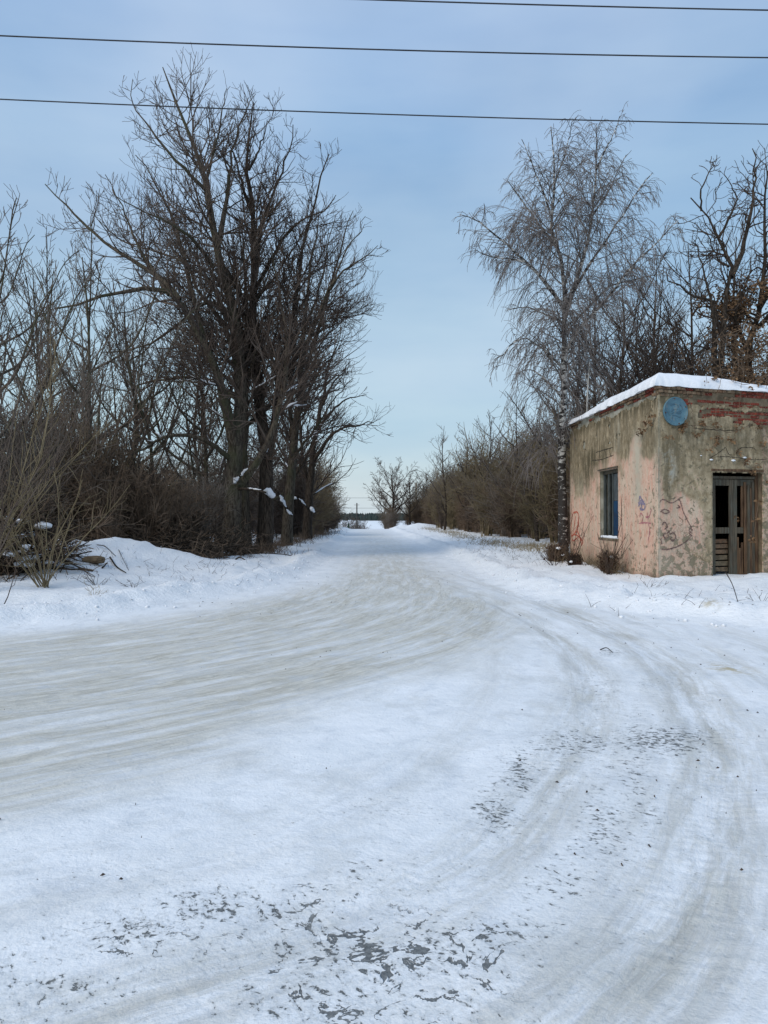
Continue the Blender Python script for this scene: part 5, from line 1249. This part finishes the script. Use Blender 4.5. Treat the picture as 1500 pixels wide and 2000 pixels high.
def lump(x, y, z, rad, parent, rg, name='snow_cap', stretch=(1.4, 1.1, .6)):
    import bmesh
    bm = bmesh.new(); bmesh.ops.create_icosphere(bm, subdivisions=3, radius=1)
    s0 = rg.uniform(0, 50)
    for v in bm.verts:
        c = v.co; k_ = 1 + .55 * (float(fbm(np.array([c.x * 1.6 + s0]), np.array([c.y * 1.6 + c.z * 2]), 3, 5)[0]) - .5)
        v.co = Vector((c.x * stretch[0] * rad * k_, c.y * stretch[1] * rad * k_, c.z * stretch[2] * rad * k_))
    for f_ in bm.faces: f_.smooth = True
    me = bpy.data.meshes.new(name); bm.to_mesh(me); bm.free(); me.materials.append(M_SNOW)
    return obj(name, me, parent, (x, y, z))
pb = at(1195, 1120, 18.6); dead_bush(5.74, 19.6, .70, .10, 3, 'dark dead bush heap under the window of the old building', 2)
pb = at(1132, 1105, 21.5); dead_bush(5.62, 22.6, .45, .18, 4, 'small dark dead bush with snow cap at the far end of the side wall', 1)
dead_bush(5.45, 24.3, .7, .25, 5, 'dark brush at the foot of the birch', 2)
# thin bare bush growing in front of the wall
def thin_bush(x, y, h, n, seed, label, m=M_TWIGD, sp=.35, name='thin_bush', r0=.008):
    rg = np.random.default_rng(seed); z = gz(x, y) - .03; r = empty(name, (x, y, z), label, 'shrub')
    a = rg.uniform(0, 6.28, n); P = np.empty((n, 7, 3)); P[:, 0] = rg.normal(size=(n, 3)) * [.06, .06, 0]; d = norm(np.column_stack([np.cos(a) * sp, np.sin(a) * sp, np.ones(n)])); L_ = h * rg.uniform(.5, 1.1, n)
    for q in range(1, 7): d = norm(d + rg.normal(size=(n, 3)) * .10 + [0, 0, .03]); P[:, q] = P[:, q - 1] + d * (L_ / 6)[:, None]
    Rr = r0 * np.linspace(1.2, .5, 7)[None] * np.ones((n, 1))
    s1 = spawn(rg, P, Rr, dens=4, tmin=.2, tmax=1, ang=(38, 12), ratio=.35, lmin=.1, lmax=.7, up=.3, wig=.16, K=4, rf=.7, rtip=.0035)
    obj('stems', mesh_np('stems', *tubes(P, Rr, 4), m), r); obj('twigs', mesh_np('twigs', *tubes(*s1), m), r); return r
thin_bush(5.62, 19.2, 1.5, 9, 61, 'thin bare bush against the side wall below the window', sp=.3)
thin_bush(5.55, 22.6, 1.6, 9, 62, 'thin bare bush in front of the red scribble on the side wall', sp=.3)
thin_bush(5.1, 23.3, .8, 8, 63, 'low bare twigs in the snow left of the far wall end', sp=1.0)

# ------------------------------------------------------------------ left foreground shrubs, brush pile, log
for i, (x, y, h, n, sp, m_, lb) in enumerate([
    (-7.7, 14.6, 5.6, 15, .42, M_TWIG, 'fan of pale leaning stems at the left edge, nearest clump'),
    (-8.6, 16.4, 6.2, 16, .45, M_TWIGY, 'clump of ochre stems behind the nearest fan at left'),
    (-9.3, 19.6, 6.0, 18, .5, M_TWIG, 'brown clump of upright stems behind the brush pile'),
    (-6.9, 15.6, 2.6, 16, .55, M_TWIGY, 'short leaning ochre shoots at the left of the snow mound')]):
    thin = thin_bush(x, y, h, n, 130 + i, lb, m_, sp, 'stem_clump', .0115)
def brush_pile(cx, cy, rx, ry, h, seed, label, n=420, lumps=14):
    rg = np.random.default_rng(seed); z = gz(cx, cy); r = empty('brush_pile', (cx, cy, z), label, 'brush')
    P = np.empty((n, 5, 3)); P[:, 0] = np.column_stack([rg.normal(size=n) * rx * .5, rg.normal(size=n) * ry * .5, rg.uniform(-.1, .75, n) * h])
    d = norm(rg.normal(size=(n, 3)) * [1, 1, .38] + [0, 0, .05]); L_ = rg.uniform(.5, 2.0, n)
    for q in range(1, 5): d = norm(d + rg.normal(size=(n, 3)) * .16); P[:, q] = P[:, q - 1] + d * (L_ / 4)[:, None]
    R0 = rg.uniform(.008, .03, n)[:, None] * np.linspace(1, .5, 5)[None]
    s1 = spawn(rg, P, R0, dens=3, tmin=.1, tmax=1, ang=(45, 15), ratio=.4, lmin=.15, lmax=.7, up=0, wig=.2, K=4, rf=.5, rtip=.006)
    obj('branches', mesh_np('branches', *tubes(P, R0, 5), M_BARKD), r); obj('twigs', mesh_np('twigs', *tubes(*s1), M_TWIGR), r)
    for i in range(lumps): lump(rg.normal() * rx * .5, -abs(rg.normal()) * ry * .45, h * rg.uniform(.15, .95), rg.uniform(.06, .15), r, rg, 'snow_cap', (1.5, 1.1, .6))
    return r
brush_pile(-9.5, 18.6, 1.2, .9, 1.45, 7, 'heap of cut branches dusted with snow lumps at the left edge', 700, 34)
brush_pile(-8.35, 17.9, .6, .5, .7, 8, 'lower heap of snowy branches between the stem clumps and the mound', 240, 12)
brush_pile(-6.9, 24.4, 1.1, .8, .7, 9, 'heap of brown branches behind the right side of the snow mound', 260, 2)
brush_pile(-5.9, 27.5, .9, .7, .5, 10, 'low tangle of twigs at the foot of the treeline right of the mound', 200, 1)
brush_pile(-7.9, 26.5, 1.3, .8, .8, 13, 'brown branch tangle behind the top of the snow mound', 320, 1)
x, y = -7.15, 18.9; zl = gz(x, y)
lg = empty('log', (x, y, zl + .06), 'short weathered brown log lying on the snow mound', 'log')
k = MB(); n_ = 9; cpts = [(t - .27, .02 * math.sin(t * 9), .02 * math.sin(t * 5)) for t in np.linspace(0, .54, n_)]; k.tube(cpts, [.06, .09, .1, .095, .1, .102, .098, .09, .075], 12)
k.build('log_body', simple('split_log', (.12, .085, .05), (.26, .19, .12), 6, .9, .8, .012, (1, 6, 6)), lg, True)
def stick(pts, r, label, m=M_BARKD, name='stick'):
    P = []
    for (u, v, Y_, dz) in pts:
        X_ = (u - CX) / F * Y_; P.append((X_, Y_, gz(X_, Y_) + dz))
    P = np.array(P); b = P[0]; c = catmull(P - b, 12); k = MB(); k.tube(c, np.linspace(r, r * .5, 12), 6)
    o = k.build(name, m, None, True); o.location = b; return tag(o, label, 'stick')
stick([(140, 1030, 20.6, .08), (165, 1030, 20.8, .07), (182, 1033, 20.8, .04)], .03, 'dark stick lying along the top of the snow mound')
stick([(215, 1058, 19.6, .03), (228, 1066, 19.0, .03), (246, 1078, 18.4, .02)], .022, 'dark curved stick on the right slope of the snow mound')
stick([(200, 1072, 18.6, .02), (210, 1060, 18.9, .12)], .025, 'short dark stub poking out of the snow mound')
stick([(455, 1078, 24.4, .03), (468, 1083, 24.1, .12), (482, 1088, 23.9, .02)], .03, 'fallen branch tip at the foot of the tallest ash')
stick([(285, 1084, 23.0, .05), (298, 1082, 23.0, .06)], .06, 'small dark stump right of the snow mound')
stick([(1172, 1276, 9.2, .015), (1184, 1274, 9.25, .03), (1196, 1279, 9.05, .01)], .007, 'small dark twig scrap lying on the side track')
stick([(1416, 1120, 15.5, .30), (1430, 1148, 13.8, .22), (1441, 1173, 12.9, .03)], .012, 'single dry stalk leaning out of the snow before the door')
stick([(100, 1052, 20.2, .06), (122, 1046, 20.4, .12), (150, 1052, 20.0, .03)], .018, 'grey stick on the left shoulder of the snow mound')
stick([(190, 1040, 20.4, .04), (206, 1044, 20.2, .10), (226, 1052, 19.8, .03)], .015, 'long thin stick below the top of the snow mound')
stick([(232, 1058, 20.2, .05), (240, 1066, 19.6, .08), (252, 1086, 18.8, .0)], .010, 'thin bent twig crossing the right slope of the snow mound')
stick([(118, 1096, 17.6, .02), (132, 1086, 18.2, .14), (150, 1082, 18.4, .04)], .014, 'thin twig touching the left end of the log')
# young shoots in front on the left bank
thin_bush(-6.55, 13.1, 1.3, 3, 171, 'thin dark shoot leaning out of the snow at the far left', sp=.5, name='shoot')
thin_bush(-5.9, 15.8, .55, 10, 172, 'spread of dead weed stems on the lower mound slope', sp=1.4, name='weed', r0=.0045)
thin_bush(-5.3, 16.2, .45, 8, 173, 'second small spread of dead weed stems right of the mound', sp=1.5, name='weed', r0=.004)
thin_bush(-5.3, 14.2, .35, 9, 174, 'faint pale weed stems near the ploughed ridge', M_STRAW, sp=1.4, name='weed', r0=.003)
thin_bush(6.5, 13.3, .4, 7, 175, 'thin dead weed stems at the right edge of the picture', sp=1.2, name='weed', r0=.0035)
thin_bush(5.3, 15.4, .35, 6, 176, 'thin weed stems in the snow in front of the door', sp=1.2, name='weed', r0=.003)

# dry grass along the verges: nobody could count it
def grass(name, label, spots, h, seed, mat=M_STRAW, lean=.5, w=.006):
    rg = np.random.default_rng(seed); P0 = []
    for (x, y, rx, ry, n) in spots:
        P0.append(np.column_stack([x + rg.normal(size=n) * rx, y + rg.normal(size=n) * ry]))
    P0 = np.vstack(P0); n = len(P0); z = ground_z(P0[:, 0], P0[:, 1]) - .03
    P = np.empty((n, 4, 3)); P[:, 0] = np.column_stack([P0, z]); d = norm(np.column_stack([rg.normal(size=(n, 2)) * lean, np.ones(n)])); L_ = h * rg.uniform(.4, 1.1, n)
    for q in range(1, 4): d = norm(d + rg.normal(size=(n, 3)) * [.25, .25, .1] + [0, 0, -.12]); P[:, q] = P[:, q - 1] + d * (L_ / 3)[:, None]
    v, f = tubes(P, w * np.linspace(1, .4, 4)[None] * np.ones((n, 1)), 3); tag(obj(name, mesh_np(name, v, f, mat)), label, 'grass', kind='stuff')
grass('dry_grass', 'dry straw-coloured grass along the foot of the right thicket', [(6.6, 34, .7, 1.8, 420), (5.6, 39, .6, 2, 260), (5.4, 50, .5, 4, 200), (7.4, 30, .9, 1.2, 320), (5.6, 62, .5, 6, 300), (5.2, 80, .5, 8, 300)], .42, 5, lean=.6, w=.009)
grass('dry_weeds', 'dark dry weeds at the foot of the left treeline', [(-6.2, 27, .5, 1.2, 350), (-5.2, 30, .7, .5, 500), (-5.2, 34, .4, 3, 450), (-5.0, 42, .4, 5, 500), (-5.0, 60, .5, 9, 600), (-7, 26, .8, .8, 350)], .6, 6, M_TWIGR, .45, .009)
grass('wall_weeds', 'thin dry weeds at the foot of the side wall', [(5.85, 20.6, .08, .9, 260), (5.8, 24.2, .2, .5, 120)], .45, 7, M_TWIGY, .35, .005)
grass('bank_weeds', 'sparse dead twigs poking from the right snow bank', [(-6.6, 17.5, 1.4, .8, 60), (-5.2, 19.5, 1.2, 1.0, 50), (-4.6, 23, .6, 2, 60), (-7.6, 19.5, .8, .6, 50), (4.9, 26, .6, 2.5, 60), (5.2, 14, .8, .8, 30), (4.4, 30, .6, 3, 80)], .28, 8, M_TWIGD, .8, .005)
# crumbs of bark and leaf litter on the snow
def snow_crumbs():
    rg = np.random.default_rng(15); P0 = []
    for poly, sgn in ((LEFT, 1), (RIGHT, -1)):
        seg = poly[(poly[:, 1] > 6) & (poly[:, 1] < 34) & (np.abs(poly[:, 0]) < 14)]
        t = norm(np.gradient(seg, axis=0)); nn = np.column_stack([-t[:, 1], t[:, 0]]) * sgn
        k_ = rg.integers(0, len(seg), 650); P0.append(seg[k_] + nn[k_] * rg.normal(.55, .45, (650, 1)) + rg.normal(size=(650, 2)) * .3)
    P0 = np.vstack(P0); n = len(P0); r_ = .010 + .036 * rg.random(n) ** 4; z = ground_z(P0[:, 0], P0[:, 1]) + r_ * .25
    base = np.array([(0, 0, 1), (1, 0, .1), (.3, .95, -.1), (-.8, .6, .1), (-.8, -.6, -.1), (.3, -.95, .1), (0, 0, -1)])
    V = np.column_stack([P0, z])[:, None] + base[None] * r_[:, None, None] * rg.uniform(.6, 1.35, (n, 7, 3)) * [1, 1, .75]
    b = np.arange(n)[:, None] * 7; Fs = np.vstack([b + np.array([[0, 1 + i, 1 + (i + 1) % 5]]) for i in range(5)] + [b + np.array([[6, 1 + (i + 1) % 5, 1 + i]]) for i in range(5)])
    tag(obj('snow_crumbs', mesh_np('snow_crumbs', V.reshape(-1, 3), Fs, M_SNOW, True)), 'small broken snow clods along the ploughed banks of the road', 'snow', kind='stuff')
snow_crumbs()
def litter():
    rg = np.random.default_rng(66); n = 620; y = 3.2 + 24 * rg.random(n) ** 1.05; x = rg.uniform(-.55, .55, n) * y; q_ = fbm(x * .5, y * .5, 3, 8) > .50; x = x[q_]; y = y[q_]; n = len(x)
    z = ground_z(x, y) + .004; a = rg.uniform(0, 6.28, n); l = rg.uniform(.004, .015, n) * (1 + (y > 12) * .8); w = l * rg.uniform(.15, .4, n)
    c, s = np.cos(a), np.sin(a); V = np.stack([np.stack([x + c * l * u - s * w * v_, y + s * l * u + c * w * v_, z + t], -1) for u, v_, t in ((-1, -.4, 0), (.1, -1, 0), (1, .2, .004), (-.2, 1, 0), (0, 0, .012))], 1).reshape(-1, 3)
    b = np.arange(n)[:, None] * 5; Fs = np.vstack([b + np.array([[i, (i + 1) % 4, 4]]) for i in range(4)])
    tag(obj('leaf_litter', mesh_np('leaf_litter', V, Fs, M_TWIGD, False)), 'tiny dark crumbs of bark and leaves scattered on the snow', 'litter', kind='stuff')
litter()

# ---- snow caught on the lower forks of the left trees
def limb_snow(root, pts, r, Yb):
    o = np.array(root.location); P = np.array([at(u, v, Yb + dy) for u, v, dy in pts]) - o; c = catmull(P, 10)
    q0 = abs(hash((round(pts[0][0]), round(pts[0][1])))) % 997; rr = .78 * r * np.sin(np.linspace(.3, 2.85, 10)) * (.6 + .9 * vnoise(np.arange(10) * .9, np.full(10, q0 * 1.0), 3)); c = c + (np.stack([vnoise(np.arange(10) * .8, np.full(10, q0 + 7. * j), j) for j in range(3)], -1) - .5) * r * .9; k = MB(); k.tube(c, rr, 8); k.build('snow_cap', M_SNOW, root, True)
def branch_on(root, pts, r, Yb, mat):
    o = np.array(root.location); P = np.array([at(u, v, Yb + dy) for u, v, dy in pts]) - o; c = catmull(P, 12); k = MB(); k.tube(c, np.linspace(r, r * .5, 12), 7); k.build('broken_limb', mat, root, True)
branch_on(treeA, [(462, 955, 0), (482, 955, -.8), (502, 958, -1.2), (520, 962, -1.3)], .07, YA, M_BARKD)
limb_snow(treeA, [(484, 953, -.85), (495, 954, -1.1), (509, 957, -1.25)], .05, YA)
limb_snow(treeA, [(458, 943, -.45), (461, 936, -.45), (465, 932, -.45)], .11, YA); limb_snow(treeA, [(471, 928, -.55), (477, 921, -.6), (484, 914, -.7)], .06, YA)
limb_snow(treeB, [(519, 956, -.42), (525, 961, -.46), (533, 970, -.42)], .19, 31)
branch_on(treeC, [(562, 1000, 0), (556, 985, -.6), (545, 965, -1.0), (538, 955, -1.2)], .10, 38, M_BARKD)
limb_snow(treeC, [(542, 960, -1.1), (550, 974, -.9), (558, 990, -.6)], .10, 38); limb_snow(treeC, [(560, 996, -.55), (565, 1001, -.5), (570, 1004, -.45)], .10, 38)
limb_snow(treeC, [(541, 917, -.3), (546, 919, -.3), (551, 920, -.3)], .07, 38)
branch_on(treeD, [(604, 995, 0), (595, 985, -.6), (585, 975, -1)], .09, 46, M_BARKD); limb_snow(treeD, [(585, 974, -1.05), (591, 980, -.85), (598, 986, -.6)], .07, 46); limb_snow(treeD, [(606, 990, -.42), (610, 995, -.44), (613, 1000, -.42)], .14, 46)
limb_snow(treeD, [(572, 970, -.6), (576, 972, -.6), (579, 975, -.6)], .09, 46)
# thin broken lines of snow along low, near-level branches
def snow_lines(root, pool, zmax, n, seed):
    rg = np.random.default_rng(seed); P, R = pool[1]; d = norm(P[:, 3] - P[:, 1])
    ok = np.where((P[:, 2, 2] < zmax) & (np.abs(d[:, 2]) < .55) & (R[:, 1] > .018))[0]; ok = rg.permutation(ok)[:n]
    Q = []; W = []
    for i in ok:
        c = catmull(P[i, :4], 9)[rg.integers(0, 3):][:6]; c = c + [0, 0, R[i, 1] * .9]; Q.append(c); W.append(R[i, 1] * 1.0 * np.sin(np.linspace(.4, 2.8, 6)) * rg.uniform(.7, 1.3, 6))
    if Q:
        o = obj('snow_line', mesh_np('snow_line', *tubes(np.array(Q), np.array(W), 6), M_SNOW), root); o['kind'] = 'stuff'
snow_lines(treeA, poolA, 7.5, 16, 1); snow_lines(treeB, poolB, 7, 12, 2); snow_lines(treeC, poolC, 7, 12, 3); snow_lines(treeD, poolD, 6, 10, 4)
print('done', TRI, len(bpy.data.objects), time.time() - T0)
